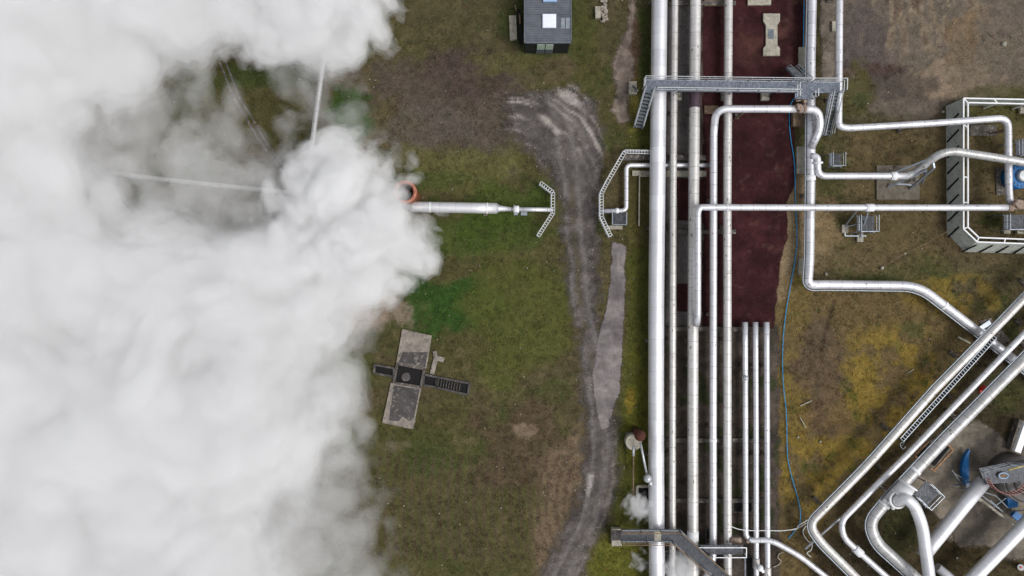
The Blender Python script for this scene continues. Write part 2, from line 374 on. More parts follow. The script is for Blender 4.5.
# ------------------------------------------------------------------ ground
def colour_map(px, py):
    """soil, moss and grass colours (linear) at photo-plane ground coordinates"""
    x, y = px, py
    n1 = fbm(x, y, 90, 5, 3); n2_ = fbm(x, y, 28, 5, 12); n3_ = fbm(x, y, 9, 4, 31)
    C = lambda *c: lin(c)[None, :]
    def mixc(c, k, col_): k = np.clip(k, 0, 1)[:, None]; return c * (1 - k) + C(*col_) * k
    c = np.repeat(C(78, 75, 45), len(x), 0)
    c = mixc(c, sm(n1, 0.45, 0.64) * 0.75, (86, 76, 54))
    c = mixc(c, sm(n2_, 0.52, 0.68) * 0.55, (64, 72, 36))
    c = mixc(c, sm(n3_, 0.58, 0.75) * 0.4, (104, 92, 66))
    def el(cx, cy_, rx, ry, col_, k=0.9, rag=0.6, sd=50):
        nonlocal c
        d = 1 - np.sqrt(((x - cx) / rx) ** 2 + ((y - cy_) / ry) ** 2)
        d = d + (fbm(x, y, max(6, min(rx, ry) * 0.6), 5, sd) - 0.5) * 2 * rag
        c = mixc(c, sm(d, -0.05, 0.4) * k, col_)
    def pl(poly, col_, k=0.9, soft=6, rag=8, sd=70):
        nonlocal c
        d = poly_sd(x, y, poly) + (fbm(x, y, 14, 5, sd) - 0.5) * 2 * rag
        c = mixc(c, sm(d, -soft, soft) * k, col_)
    # west field
    pl([(330, -80), (640, -80), (640, 60), (420, 60)], (78, 70, 50), 0.5, 20, 20)
    el(448, 94, 112, 68, (84, 74, 66), 0.85, 1.0, 51); el(470, 70, 60, 30, (74, 62, 56), 0.7, 0.6, 52)
    el(430, 130, 50, 26, (92, 84, 76), 0.6, 0.7, 53)
    el(352, 122, 30, 34, (50, 76, 28), 0.88, 0.8, 54); el(270, 75, 60, 16, (60, 74, 34), 0.7, 0.6, 55)
    el(455, 168, 90, 26, (92, 90, 52), 0.8, 0.7, 56); el(430, 180, 40, 14, (66, 78, 36), 0.6, 0.7, 57)
    el(448, 300, 62, 36, (46, 74, 28), 0.9, 0.8, 58); el(490, 244, 26, 12, (54, 78, 32), 0.8, 0.5, 59)
    el(470, 235, 90, 24, (66, 78, 34), 0.8, 0.7, 60); el(500, 210, 60, 30, (62, 80, 28), 0.65, 0.9, 160); el(520, 320, 70, 70, (78, 82, 38), 0.85, 0.6, 61)
    el(400, 460, 70, 40, (70, 72, 38), 0.6, 0.7, 62); el(520, 440, 70, 50, (84, 70, 54), 0.7, 1.1, 63)
    el(440, 520, 60, 50, (82, 78, 50), 0.6, 0.7, 64); el(430, 460, 30, 20, (64, 74, 38), 0.5, 0.8, 65)
    el(525, 430, 14, 8, (128, 112, 92), 0.7, 0.7, 66); el(395, 445, 20, 5, (100, 92, 70), 0.6, 0.8, 67)
    el(375, 310, 34, 26, (134, 120, 104), 0.9, 0.75, 68); el(350, 370, 40, 30, (66, 74, 34), 0.6, 0.6, 69)
    el(548, 30, 55, 40, (62, 74, 34), 0.75, 0.5, 71); el(562, 68, 30, 16, (92, 80, 58), 0.7, 0.6, 72)
    el(505, 62, 40, 14, (88, 84, 50), 0.7, 0.7, 73); el(585, 40, 16, 60, (74, 74, 40), 0.8, 0.5, 74)
    # bare tan soil inside the bend of the track
    pl([(545, 450), (580, 432), (592, 470), (588, 510), (560, 550), (540, 590), (532, 560), (538, 500)], (112, 96, 76), 0.85, 8, 12, 75)
    d = np.abs((np.hypot((x - 650) / 1.0, (y - 505)) + (n3_ - .5) * 4) % 9 - 4.5) * 1.1; c = mixc(c, sm(-d, -3, 0) * 0.6 * (x < 575) * (y > 455) * (y < 560), (78, 62, 52))
    # verge beside the main pipe
    pl([(628, 120), (652, 100), (652, 576), (600, 620), (590, 576), (612, 520), (620, 430), (628, 300)], (78, 80, 34), 0.9, 4, 4, 76)
    el(644, 60, 10, 60, (62, 72, 32), 0.8, 0.5, 77); el(640, 200, 22, 60, (86, 76, 50), 0.55, 0.6, 78)
    el(618, 560, 34, 34, (98, 98, 38), 0.8, 0.5, 79); el(638, 430, 14, 80, (92, 92, 32), 0.6, 0.6, 80)
    el(630, 400, 6, 14, (130, 112, 44), 0.7, 0.5, 81); el(634, 100, 8, 34, (104, 96, 44), 0.8, 0.5, 82); el(634, 48, 8, 34, (84, 62, 52), 0.7, 0.5, 83)
    # east field
    pl([(820, -60), (1100, -60), (1100, 70), (960, 100), (930, 128), (850, 110), (835, 60)], (102, 92, 82), 0.9, 12, 10, 84)
    el(868, 70, 40, 10, (72, 42, 38), 0.8, 0.7, 85); el(862, 40, 34, 40, (84, 76, 72), 0.8, 0.5, 86)
    for (ax, ay, bx, by) in ((930, 122, 955, 102), (955, 102, 976, 95), (976, 95, 988, 82), (988, 82, 1030, 76)):
        ex, ey = bx - ax, by - ay; t = np.clip(((x - ax) * ex + (y - ay) * ey) / (ex * ex + ey * ey), 0, 1)
        d = np.hypot(x - ax - t * ex, y - ay - t * ey) + (n3_ - .5) * 5; c = mixc(c, sm(-d, -3.5, -0.6) * 0.6, (58, 46, 34))
    an = (x - 905) / (1 + (60 - y) * -0.004); st = fbm(an, y * 0.22, 8, 5, 90)
    k = sm(1 - np.hypot((x - 925) / 75, (y - 8) / 56) + (fbm(x, y, 12, 4, 89) - .5), 0, 0.4)
    c = mixc(c, k * sm(st, 0.42, 0.6) * 0.9, (130, 116, 96)); c = mixc(c, k * sm(st, 0.56, 0.66) * 0.6, (76, 60, 52))
    el(962, 40, 20, 30, (120, 98, 68), 0.7, 0.8, 91); el(958, 84, 52, 22, (136, 120, 100), 0.85, 0.9, 92); el(895, 85, 50, 20, (72, 64, 58), 0.7, 0.6, 88)
    el(1000, 60, 60, 40, (104, 94, 80), 0.6, 0.7, 93)
    el(858, 95, 18, 34, (76, 72, 38), 0.8, 0.6, 94); el(860, 100, 10, 12, (54, 68, 36), 0.5, 0.7, 95); el(1000, 92, 50, 8, (76, 74, 42), 0.7, 0.6, 96)
    pl([(846, 128), (1100, 120), (1100, 250), (850, 262)], (98, 84, 58), 0.75, 12, 10, 97)
    el(960, 200, 30, 60, (72, 62, 46), 0.5, 0.7, 98); el(1000, 110, 60, 8, (84, 82, 46), 0.6, 0.5, 99)
    el(826, 228, 24, 28, (128, 110, 80), 0.85, 0.8, 100); el(845, 262, 60, 14, (112, 96, 70), 0.5, 0.8, 101)
    el(992, 220, 14, 12, (58, 64, 30), 0.8, 0.6, 102)
    pl([(775, 170), (812, 150), (816, 262), (800, 300), (776, 300)], (140, 122, 94), 0.85, 5, 7, 103)
    el(797, 305, 14, 30, (126, 118, 40), 0.8, 0.7, 104)
    pl([(786, 280), (940, 290), (1000, 340), (860, 500), (800, 640), (760, 640), (770, 330)], (104, 88, 58), 0.8, 10, 10, 105)
    ms = fbm(x, y, 16, 6, 106)
    k = np.clip(sm(1 - np.hypot((x - 890) / 85, (y - 385) / 75), 0, 0.45) + sm(1 - np.hypot((x - 835) / 70, (y - 480) / 70), 0, 0.45) + sm(1 - np.hypot((x - 960) / 70, (y - 295) / 26), 0, 0.4) * .8 + sm(1 - np.hypot((x - 795) / 25, (y - 420) / 90), 0, 0.4) * .6, 0, 1)
    c = mixc(c, k * sm(ms, 0.38, 0.56) * 0.78, (128, 108, 46)); c = mixc(c, k * sm(fbm(x, y, 12, 5, 110), 0.6, 0.72) * 0.7, (76, 80, 34))
    el(915, 330, 12, 10, (62, 74, 36), 0.5, 0.8, 107); el(820, 360, 34, 50, (86, 72, 60), 0.7, 0.6, 108); el(830, 420, 26, 26, (92, 74, 58), 0.6, 0.6, 109)
    # animal-worn furrow
    for (ax, ay, bx, by) in ((835, 300, 821, 350), (821, 350, 800, 336), (821, 350, 822, 362)):
        ex, ey = bx - ax, by - ay; t = np.clip(((x - ax) * ex + (y - ay) * ey) / (ex * ex + ey * ey), 0, 1)
        d = np.hypot(x - ax - t * ex, y - ay - t * ey) + (n3_ - .5) * 4; c = mixc(c, sm(-d, -3.2, -0.6) * 0.65, (56, 46, 34))
    # well yard, south-east
    pl([(1100, 300), (1000, 345), (905, 440), (820, 520), (800, 640), (1100, 640)], (70, 60, 42), 0.9, 5, 6, 112)
    pl([(985, 350), (1030, 340), (1040, 420), (900, 560), (870, 590), (840, 560), (880, 500)], (62, 56, 40), 0.7, 6, 6, 113)
    el(1005, 395, 26, 26, (66, 68, 34), 0.7, 0.6, 114); el(960, 560, 40, 22, (58, 50, 30), 0.9, 0.4, 115); el(900, 530, 22, 30, (54, 56, 30), 0.7, 0.6, 116)
    el(940, 495, 14, 10, (52, 62, 28), 0.7, 0.5, 117); el(968, 520, 26, 22, (138, 128, 110), 0.85, 0.7, 118)
    return np.clip(c * (0.93 + 0.16 * (n3_[:, None])), 0.004, 1)
def topx(x, y): return 512 + x / S, 288 - y / S

def grid_mesh(name, xs, ys, z, mat, kind=None, colfn=None, keep=None, edge=None, zfn=None):
    X, Y = np.meshgrid(xs, ys); nx, ny = len(xs), len(ys); x = X.ravel(); y = Y.ravel()
    zz = np.full(x.shape, z) + (zfn(x, y) if zfn else 0)
    co_ = np.stack([x, y, zz], 1)
    i = np.arange((nx - 1) * (ny - 1)); r = i // (nx - 1); q = i % (nx - 1); a = r * nx + q
    F = np.stack([a, a + 1, a + nx + 1, a + nx], 1)
    if keep is not None: F = F[keep[F].max(1)]
    used = np.unique(F); remap = np.full(len(x), -1); remap[used] = np.arange(len(used)); F = remap[F]; co_ = co_[used]
    me = bpy.data.meshes.new(name); me.vertices.add(len(co_)); me.vertices.foreach_set('co', co_.ravel().astype(np.float32))
    me.loops.add(F.size); me.loops.foreach_set('vertex_index', F.ravel().astype(np.int32))
    me.polygons.add(len(F)); me.polygons.foreach_set('loop_start', (np.arange(len(F)) * 4).astype(np.int32))
    me.update(calc_edges=True)
    px, py = topx(co_[:, 0], co_[:, 1]); c = colfn(px, py); c = np.concatenate([c, np.ones((len(c), 1))], 1)
    at = me.color_attributes.new('Col', 'FLOAT_COLOR', 'POINT'); at.data.foreach_set('color', c.ravel().astype(np.float32))
    if edge is not None:
        ea = me.attributes.new('edge', 'FLOAT', 'POINT'); ea.data.foreach_set('value', edge[used].astype(np.float32))
    me.materials.append(M[mat]); o = bpy.data.objects.new(name, me); col.objects.link(o)
    if kind: o['kind'] = kind
    return o
inx = np.arange(-44, 44.01, 0.17); iny = np.arange(-26, 26.01, 0.17)
far = np.array([60, 90, 150, 300, 600, 1200.])
xs = np.concatenate([-far[::-1], -np.array([52, 47.]), inx, [47, 52], far]); ys = np.concatenate([-far[::-1], [-40, -30.], iny, [30, 40], far])
xs = np.unique(xs); ys = np.unique(ys)
def bumps(x, y): return (fbm(x, y, 2.2, 4, 210) - 0.9) * 0.10
grid_mesh('ground', xs, ys, 0.0, 'ground', 'structure', colour_map, zfn=bumps)

def sheet(name, poly, z, mat, colfn, soft=4.0, rag=4.0, seed=300, step=0.16, ragscale=10, lab=None):
    """ragged-edged surface laid on the ground; poly in ground-plane photo units"""
    p = np.array(poly, float); x0, x1 = p[:, 0].min() - 14, p[:, 0].max() + 14; y0, y1 = p[:, 1].min() - 14, p[:, 1].max() + 14
    a = P(x0, y1); b = P(x1, y0); xs = np.arange(a.x, b.x, step); ys = np.arange(a.y, b.y, step)
    X, Y = np.meshgrid(xs, ys); px, py = topx(X.ravel(), Y.ravel())
    d = poly_sd(px, py, poly) + (fbm(px, py, ragscale, 5, seed) - 0.5) * 2 * rag
    e = np.clip(0.5 + d / (2 * soft), 0, 1)
    return grid_mesh(name, xs, ys, z, mat, 'structure', colfn, keep=e > 0.01, edge=e)
def tonal(*cols, scale=14, seed=400, extra=None):
    def f(px, py):
        n = fbm(px, py, scale, 5, seed); n = np.clip((n - 0.3) / 0.4, 0, 0.999) * (len(cols) - 1)
        i = n.astype(int); t = (n - i)[:, None]; L = np.array([lin(c) for c in cols])
        c = L[i] * (1 - t) + L[np.minimum(i + 1, len(cols) - 1)] * t
        if extra: c = extra(px, py, c)
        return c
    return f
# gravel track with wheel ruts
rut_line = np.array([(545, 60), (563, 120), (572, 180), (575, 240), (580, 300), (590, 350), (598, 400), (601, 440), (599, 480), (589, 520), (570, 560), (545, 610)], float)
def rut(px, py, c):
    cx = np.interp(py, rut_line[:, 1], rut_line[:, 0]); wob = (fbm(px, py, 26, 3, 411) - .5) * 5
    for off in (-7.5, 6.5):
        k = np.exp(-((px - cx - off - wob) / 2.4) ** 2)[:, None] * 0.42; c = c * (1 - k) + lin((130, 126, 122)) * k
    k = (np.exp(-((px - cx + 0.5 - wob) / 3.2) ** 2) * sm(py, 150, 220) * (1 - sm(py, 330, 400)) * sm(fbm(px, py, 12, 4, 412), 0.3, 0.6))[:, None] * 0.85
    c = c * (1 - k) + lin((82, 76, 56)) * k
    for off in (-14, -11, -3.5, 3, 10.5, 13.5):
        k = (np.exp(-((px - cx - off - wob * 1.4) / 0.9) ** 2) * sm(py, 330, 420) * sm(fbm(px, py, 20, 3, 418 + int(off)), .35, .6))[:, None] * .5; c = c * (1 - k) + lin((128, 118, 106) if off > 0 else (70, 63, 58)) * k
    k = (np.exp(-((px - cx - 15 - wob) / 2.2) ** 2) * sm(py, 400, 450))[:, None] * .45; c = c * (1 - k) + lin((140, 132, 122)) * k
    # swept turning marks in the apron at the top
    r = np.hypot(px - 500, (py - 190)); st = n2(r * 0.42 + fbm(px, py, 20, 3, 7) * 3, np.arctan2(py - 190, px - 500) * 2.2, 413)
    k = (sm(st, 0.45, 0.85) * (1 - sm(py, 130, 185)) * sm(fbm(px, py, 22, 4, 415), .3, .55) * 1.0)[:, None]; c = c * (1 - k) + lin((158, 150, 143)) * k
    st = n2(r * 0.9 + fbm(px, py, 12, 3, 8) * 3, px * 0.02, 414); k = (sm(st, 0.6, 0.9) * 0.3)[:, None]; c = c * (1 - k) + lin((68, 62, 60)) * k
    k = np.clip(sm(poly_sd(px, py, [(587, 474), (594, 475), (592, 488), (588, 499), (586, 492)]), -1, 1.5), 0, 1)[:, None] * .85; c = c * (1 - k) + lin((160, 155, 150)) * k
    return c
track = [(505, 108), (512, 96), (545, 91), (578, 88), (596, 104), (603, 140), (600, 180), (596, 240), (598, 300), (603, 350), (613, 400), (618, 450), (615, 490), (607, 522),
         (592, 548), (574, 588), (560, 630), (520, 630), (538, 585), (556, 545), (572, 515), (582, 485), (584, 455), (585, 410), (580, 350), (568, 290), (562, 230), (560, 195), (546, 168), (530, 148), (508, 130), (514, 116)]
sheet('gravel_track', track, 0.012, 'gravel', tonal((76, 71, 69), (88, 83, 80), (102, 96, 92), extra=rut), 12, 9, 301)
path = [(612, 241), (626, 246), (624.5, 300), (622.5, 350), (620, 392), (612, 408), (609, 428), (602, 430), (597, 412), (593.5, 395), (594, 370), (598, 340), (603, 322), (608, 300), (611, 270)]
sheet('asphalt_path', path, 0.016, 'asphalt', tonal((104, 98, 97), (120, 114, 112), (134, 127, 124)), 1.3, 2.2, 302, 0.12)
upper = [(629, -30), (636, -30), (635, 20), (631, 46), (633, 70), (630, 86), (628, 100), (630, 120), (620, 122), (613, 108), (616, 92), (614, 76), (611, 62), (618, 48), (626, 30), (630, 10)]
sheet('worn_footpath', upper, 0.010, 'gravel', tonal((98, 88, 80), (122, 110, 100), (146, 132, 120), scale=9), 4, 4, 303, 0.13)
def cor(px, py, c):
    k = (sm(fbm(px, py, 16, 5, 421), 0.56, 0.66) * sm(py, 330, 350))[:, None] * 0.8; c = c * (1 - k) + lin((48, 58, 30)) * k
    k = ((1 - sm(py, 322, 330)) * (px < 700))[:, None] * 0.8; return c * (1 - k) + lin((98, 94, 92)) * k
sheet('pipe_corridor', [(655, -40), (708, -40), (708, 325), (778, 325), (780, 600), (660, 600), (655, 330)], 0.018, 'corridor', tonal((60, 54, 49), (78, 69, 62), (94, 84, 76), extra=cor), 5, 5, 304)
def redx(px, py, c):
    k = (sm(fbm(px, py, 30, 5, 431), 0.45, 0.7) * (1 - sm(py, 40, 90)))[:, None] * 0.6; c = c * (1 - k) + lin((84, 58, 50)) * k
    k = (sm(fbm(px, py, 10, 5, 433), 0.5, 0.75) * sm(px, 758, 795))[:, None] * 0.4; c = c * (1 - k) + lin((96, 66, 60)) * k
    k = sm(fbm(px, py, 7, 4, 434), 0.68, 0.78)[:, None] * 0.22; return c * (1 - k) + lin((104, 78, 68)) * k
sheet('red_scoria_bed', [(703, -40), (810, -40), (806, 20), (800, 60), (796, 100), (794, 150), (797, 180), (786, 205), (788, 235), (780, 262), (778, 290), (775, 310), (775, 329), (703, 326)], 0.024, 'scoria',
      tonal((46, 23, 25), (56, 28, 30), (66, 35, 36), scale=20, extra=redx), 1.4, 2.6, 305, 0.12)
for poly in ([(676, 178), (706, 180), (704, 222), (678, 220)], [(677, 284), (706, 284), (706, 312), (677, 311)]):
    sheet('red_scoria_patch', poly, 0.028, 'scoria', tonal((50, 27, 29), (62, 34, 35)), 0.7, 0.7, 306, 0.12)
sheet('old_grit_strip', [(818, -40), (836, -40), (836, 80), (822, 86)], 0.012, 'gravel', tonal((100, 92, 82), (124, 114, 102)), 3, 2, 307)
yard = [(905, 480), (930, 440), (978, 420), (1010, 442), (1060, 430), (1080, 560), (1010, 560), (985, 545), (960, 548), (942, 520), (926, 505)]
sheet('well_yard_concrete', yard, 0.014, 'asphalt', tonal((82, 77, 70), (106, 99, 88), (136, 127, 112), scale=20), 3, 3, 308)
def slab(name, pts, z1, mat, label, cat='slab', z0=-0.12, group=None):
    m = MB(); m.prism([P(a, b)[:2] for a, b in pts], z0, z1); return tag(m.build(name, mat), label, cat, group)

# ------------------------------------------------------------------ grass tufts and loose stones
def scatter_mesh(name, cx, cy, cols, verts_local, faces_local, scale, rot, mat, z=0.0, tilt=None):
    n = len(cx); k = len(verts_local); V = np.array(verts_local, float)[None] * scale[:, None, None]
    c, s_ = np.cos(rot)[:, None], np.sin(rot)[:, None]
    X = V[:, :, 0] * c - V[:, :, 1] * s_ + cx[:, None]; Y = V[:, :, 0] * s_ + V[:, :, 1] * c + cy[:, None]; Z = V[:, :, 2] + z
    co_ = np.stack([X, Y, Z], 2).reshape(-1, 3); F = np.array(faces_local)[None] + (np.arange(n) * k)[:, None, None]; m_ = F.shape[2]; F = F.reshape(-1, m_)
    me = bpy.data.meshes.new(name); me.vertices.add(len(co_)); me.vertices.foreach_set('co', co_.ravel().astype(np.float32))
    me.loops.add(F.size); me.loops.foreach_set('vertex_index', F.ravel().astype(np.int32)); me.polygons.add(len(F))
    me.polygons.foreach_set('loop_start', (np.arange(len(F)) * m_).astype(np.int32)); me.update(calc_edges=True)
    cc = np.repeat(np.concatenate([cols, np.ones((n, 1))], 1), k, 0)
    at = me.color_attributes.new('Col', 'FLOAT_COLOR', 'POINT'); at.data.foreach_set('color', cc.ravel().astype(np.float32))
    me.materials.append(M[mat]); o = bpy.data.objects.new(name, me); col.objects.link(o); return o
t = NT('tuft_blades'); a = t.new('ShaderNodeVertexColor'); a.layer_name = 'Col'; M['tuft'] = t.done(t.bsdf(a.outputs['Color'], 0.8, 0, None, 0.2))
N = 95000
gx = rng.uniform(-43, 43, N); gy = rng.uniform(-25, 25, N); px, py = topx(gx, gy)
bad = poly_sd(px, py, track) > -1
for q in (path, [(655, -40), (812, -40), (796, 200), (776, 330), (786, 600), (655, 600)], yard, upper): bad |= poly_sd(px, py, q) > -0.5
bad |= (poly_sd(px, py, [(840, -60), (1100, -60), (1100, 80), (930, 120), (850, 100)]) > 0) & (rng.random(N) < 0.9)
bad |= (px < 250) & (rng.random(N) < 0.6)
for q in ([(876, 166), (919, 166), (919, 200), (876, 200)], [(397, 329), (432, 335), (413, 429), (382, 422)], [(370, 360), (470, 380), (470, 396), (370, 380)], [(524, -9), (566, -9), (566, 60), (524, 60)]): bad |= poly_sd(px, py, q) > -1
cl = fbm(px, py, 10, 4, 500); keep = ~bad & (rng.random(N) < sm(cl, 0.32, 0.62) * 0.9 + 0.08)
gx, gy, px, py = gx[keep], gy[keep], px[keep], py[keep]
cc = colour_map(px, py) * rng.uniform(0.75, 1.45, (len(px), 1)) * (1 + rng.normal(0, 0.06, (len(px), 3)))
bl = []; bf = []
for k in range(7):
    a = k * 0.9 + 0.3; r = 0.55 + 0.3 * ((k * 37) % 10) / 10; hgt = 0.35 + 0.35 * ((k * 53) % 10) / 10; b = len(bl)
    bl += [(-0.13 * math.sin(a), 0.13 * math.cos(a), 0), (0.13 * math.sin(a), -0.13 * math.cos(a), 0), (r * math.cos(a), r * math.sin(a), hgt)]; bf.append((b, b + 1, b + 2))
o = scatter_mesh('grass_tufts', gx, gy, np.clip(cc, 0, 1), bl, bf, rng.uniform(0.09, 0.22, len(gx)) * np.where(rng.random(len(gx)) < .12, 1.8, 1), rng.uniform(0, 6.28, len(gx)), 'tuft', -0.05)
tag(o, 'short rough grass and moss tufts over the open ground', 'grass', kind='stuff')
N = 5200; gx = rng.uniform(-30, 43, N); gy = rng.uniform(-24, 24, N); px, py = topx(gx, gy)
kp = (rng.random(N) < 0.16) | (poly_sd(px, py, track) > -7) | (poly_sd(px, py, yard) > -4) | ((poly_sd(px, py, [(780, 150), (815, 150), (815, 280), (780, 330)]) > 0))
kp &= ~(poly_sd(px, py, [(703, -40), (812, -40), (796, 200), (776, 330), (703, 330)]) > 0)
gx, gy = gx[kp], gy[kp]; n = len(gx)
sv = [(-1, -.7, 0), (1, -.8, 0), (.9, .8, 0), (-.8, .9, 0), (-.5, -.4, .8), (.6, -.3, .9), (.4, .5, .8), (-.5, .4, .7)]
sf = [(4, 5, 6, 7), (0, 1, 5, 4), (1, 2, 6, 5), (2, 3, 7, 6), (3, 0, 4, 7)]
o = scatter_mesh('loose_stones', gx, gy, np.clip(lin((150, 140, 128))[None] * rng.uniform(0.35, 1.25, (n, 1)), 0, 1), sv, sf, rng.uniform(0.02, 0.065, n), rng.uniform(0, 6.28, n), 'tuft', -0.0)
tag(o, 'small pale stones strewn over the gravel and bare soil', 'stones', kind='stuff')

# ------------------------------------------------------------------ pipes
G_BANK = 'long pipes running side by side down the corridor'
def pipe(name, pts, wpx, mat, label, rad=12, group=None, cat='pipe', collars=(), conduit=None, support=None, flange_mat='white', seg=20):
    """pts: (px,py,z); wpx: width in photo units; collars: (px,py,z,len,extra)"""
    z0 = sum(p[2] for p in pts) / len(pts); r = W(wpx, z0) / 2
    if r > 0.3: seg = 28
    wp = [P(*p) for p in pts]; cl_ = pathpts(wp, W(rad, z0)); base = Vector((wp[0].x, wp[0].y, 0))
    root = thing(name, base, label, cat, group)
    mb = MB(); mb.tube(dense(cl_, 1.5), r, seg); mb.build('cladding', mat, root)
    for cdef in collars:
        (cx, cy_, cz, L, ex) = cdef[:5]; mt = cdef[5] if len(cdef) > 5 else flange_mat
        c = P(cx, cy_, cz); best = min(range(len(cl_) - 1), key=lambda i: ((cl_[i] + (cl_[i + 1] - cl_[i]) * max(0, min(1, (c - cl_[i]).dot(cl_[i + 1] - cl_[i]) / max(1e-9, (cl_[i + 1] - cl_[i]).length_squared)))) - c).length)
        a, b = cl_[best], cl_[best + 1]; d = (b - a).normalized(); q = a + d * max(0, min((b - a).length, (c - a).dot(d)))
        h = W(L, cz) / 2; m2 = MB(); m2.tube([q - d * h, q - d * h * 0.98, q + d * h * 0.98, q + d * h], [r * ex * .97, r * ex, r * ex, r * ex * .97], seg)
        m2.build('collar' if L > 2.2 else 'flange', mt, root)
    if conduit:
        side, off = conduit; m3 = MB(); cps = []
        for i in range(len(cl_)):
            a = cl_[max(0, i - 1)]; b = cl_[min(len(cl_) - 1, i + 1)]; d = (b - a).normalized(); nrm = Vector((-d.y, d.x, 0)).normalized() * side
            cps.append(cl_[i] + nrm * (r + off) + Vector((0, 0, 0.1)))
        m3.tube(cps, 0.055, 8); m3.build('conduit', 'galv', root)
    if support:
        # saddle frames on low concrete feet
        acc = 0.0; nxt = support * 0.5; m4 = None
        for a, b in zip(cl_[:-1], cl_[1:]):
            L = (b - a).length
            while acc + L > nxt:
                q = a.lerp(b, (nxt - acc) / L); d = (b - a); d.z = 0
                if d.length > 1e-3 and q.z - r > 0.25:
                    d.normalize(); nr = Vector((-d.y, d.x, 0)); m4 = MB(); hh = q.z - r
                    for sg in (-1, 1):
                        f = q + nr * sg * (r * .75); m4.bar((f.x, f.y, -0.1), (f.x, f.y, q.z - r * .5), 0.1)
                    m4.box((q.x, q.y, hh - 0.07), (0.12, 2 * r, 0.12), math.atan2(d.y, d.x))
                    m4.build('support', 'wood', root); m4 = MB(); m4.box((q.x, q.y, 0.04), (0.3, 2 * r + 0.05, 0.24), math.atan2(d.y, d.x)); m4.build('footing', 'conc_dark', root)
                nxt += support
            acc += L
    return root

pipe('steam_main_pipe', [(660, -60, 1.25), (659.5, 0, 1.25), (657.4, 190, 1.25), (656.2, 300, 1.25), (656, 430, 1.25), (657, 600, 1.25), (657.5, 660, 1.25)], 15.6, 'pipe_big',
     'widest white pipe, outermost on the grass side of the parallel bank', group=G_BANK, support=9)
pipe('steam_pipe', [(675, -60, 0.95), (674.8, 0, 0.95), (673, 190, 0.95), (672.4, 430, 0.95), (672.3, 660, 0.95)], 7.0, 'pipe_cream',
     'narrow weathered pipe right beside the widest pipe of the bank', group=G_BANK, support=9)
r_ = pipe('steam_pipe', [(696, -60, 1.1), (695.5, 0, 1.1), (693.8, 190, 1.1), (693, 326, 1.1), (692.8, 430, 1.1), (693, 600, 1.1), (693, 660, 1.1)], 10.6, 'pipe_cream',
     'broad cream pipe with a dark maroon length below the footbridge', group=G_BANK, support=9,
     collars=[(695, 98, 1.1, 20, 1.03, 'maroon'), (693, 536, 1.1, 10, 1.06, 'white')])
pipe('steam_pipe', [(803, 109, 2.15), (716, 109, 2.15), (713.6, 132, 1.05), (713.2, 300, 1.0), (713, 430, 1.0), (713.2, 545, 1.0), (712, 566, 1.0), (700, 590, 1.0), (696, 640, 1.0)], 7.4, 'pipe',
     'white pipe looping over its neighbour below the footbridge, then running straight down the bank', rad=12, group=G_BANK, support=9,
     collars=[(799, 109, 2.15, 5, 1.08, 'rust_mix'), (713, 440, 1, 3, 1.06)])
pipe('steam_pipe', [(729, -60, 1.0), (728.6, 0, 1.0), (727.3, 190, 1.0), (727.4, 430, 1.0), (728, 660, 1.0)], 8.2, 'pipe_cream',
     'grey white pipe in the middle of the red bed, passing under the looped pipe', group=G_BANK, support=9, collars=[(727.5, 207, 1.0, 2, 1.15)])
G_SH = 'three short pipes that start at the foot of the red bed'
m_short = 'three thin parallel pipes starting at the end of the red gravel'
pipe('return_pipe', [(745, 322, 0.8), (745.3, 430, 0.8), (745.6, 541, 0.8), (770, 539.5, 1.1), (800, 556, 1.3), (830, 580, 1.3), (850, 596, 1.3)], 5.7, 'pipe', 'thin white pipe bending away near its foot, first of the three short pipes', rad=10, group=G_SH, support=7,
     collars=[(745.4, 378, 0.8, 4, 1.05), (748, 541, .85, 3, 1.12, 'galv')])
pipe('return_pipe', [(755.4, 322, 0.8), (756, 430, 0.8), (756.4, 660, 0.8)], 5.4, 'pipe', 'thin straight white pipe, middle of the three short pipes', group=G_SH, support=7,
     collars=[(756.3, 563, 0.8, 10, 1.3, 'pipe_cream')])
pipe('return_pipe', [(766.5, 322, 0.8), (767, 430, 0.8), (767.8, 660, 0.8)], 5.7, 'pipe', 'thin white pipe nearest the blue hose, last of the three short pipes', group=G_SH, support=7,
     collars=[(767.6, 574, 0.8, 14, 1.25, 'pipe_cream')])
# valve cap on the middle short pipe and blob on the first
m = MB(); m.cyl(P(760, 568, 0.7), 0.12, 0.75, 12); m.ball(P(760, 568, 1.55), 0.26); tag(m.build('globe_valve', 'white'), 'round white valve cap beside the middle short pipe at the lower footbridge', 'valve')
m = MB(); m.cyl(P(745.6, 378, 1.0), 0.11, 0.25, 12); m.ball(P(745.6, 378, 1.28), 0.22); tag(m.build('air_vent', 'rail'), 'small round vent cap halfway along the first short pipe', 'vent')

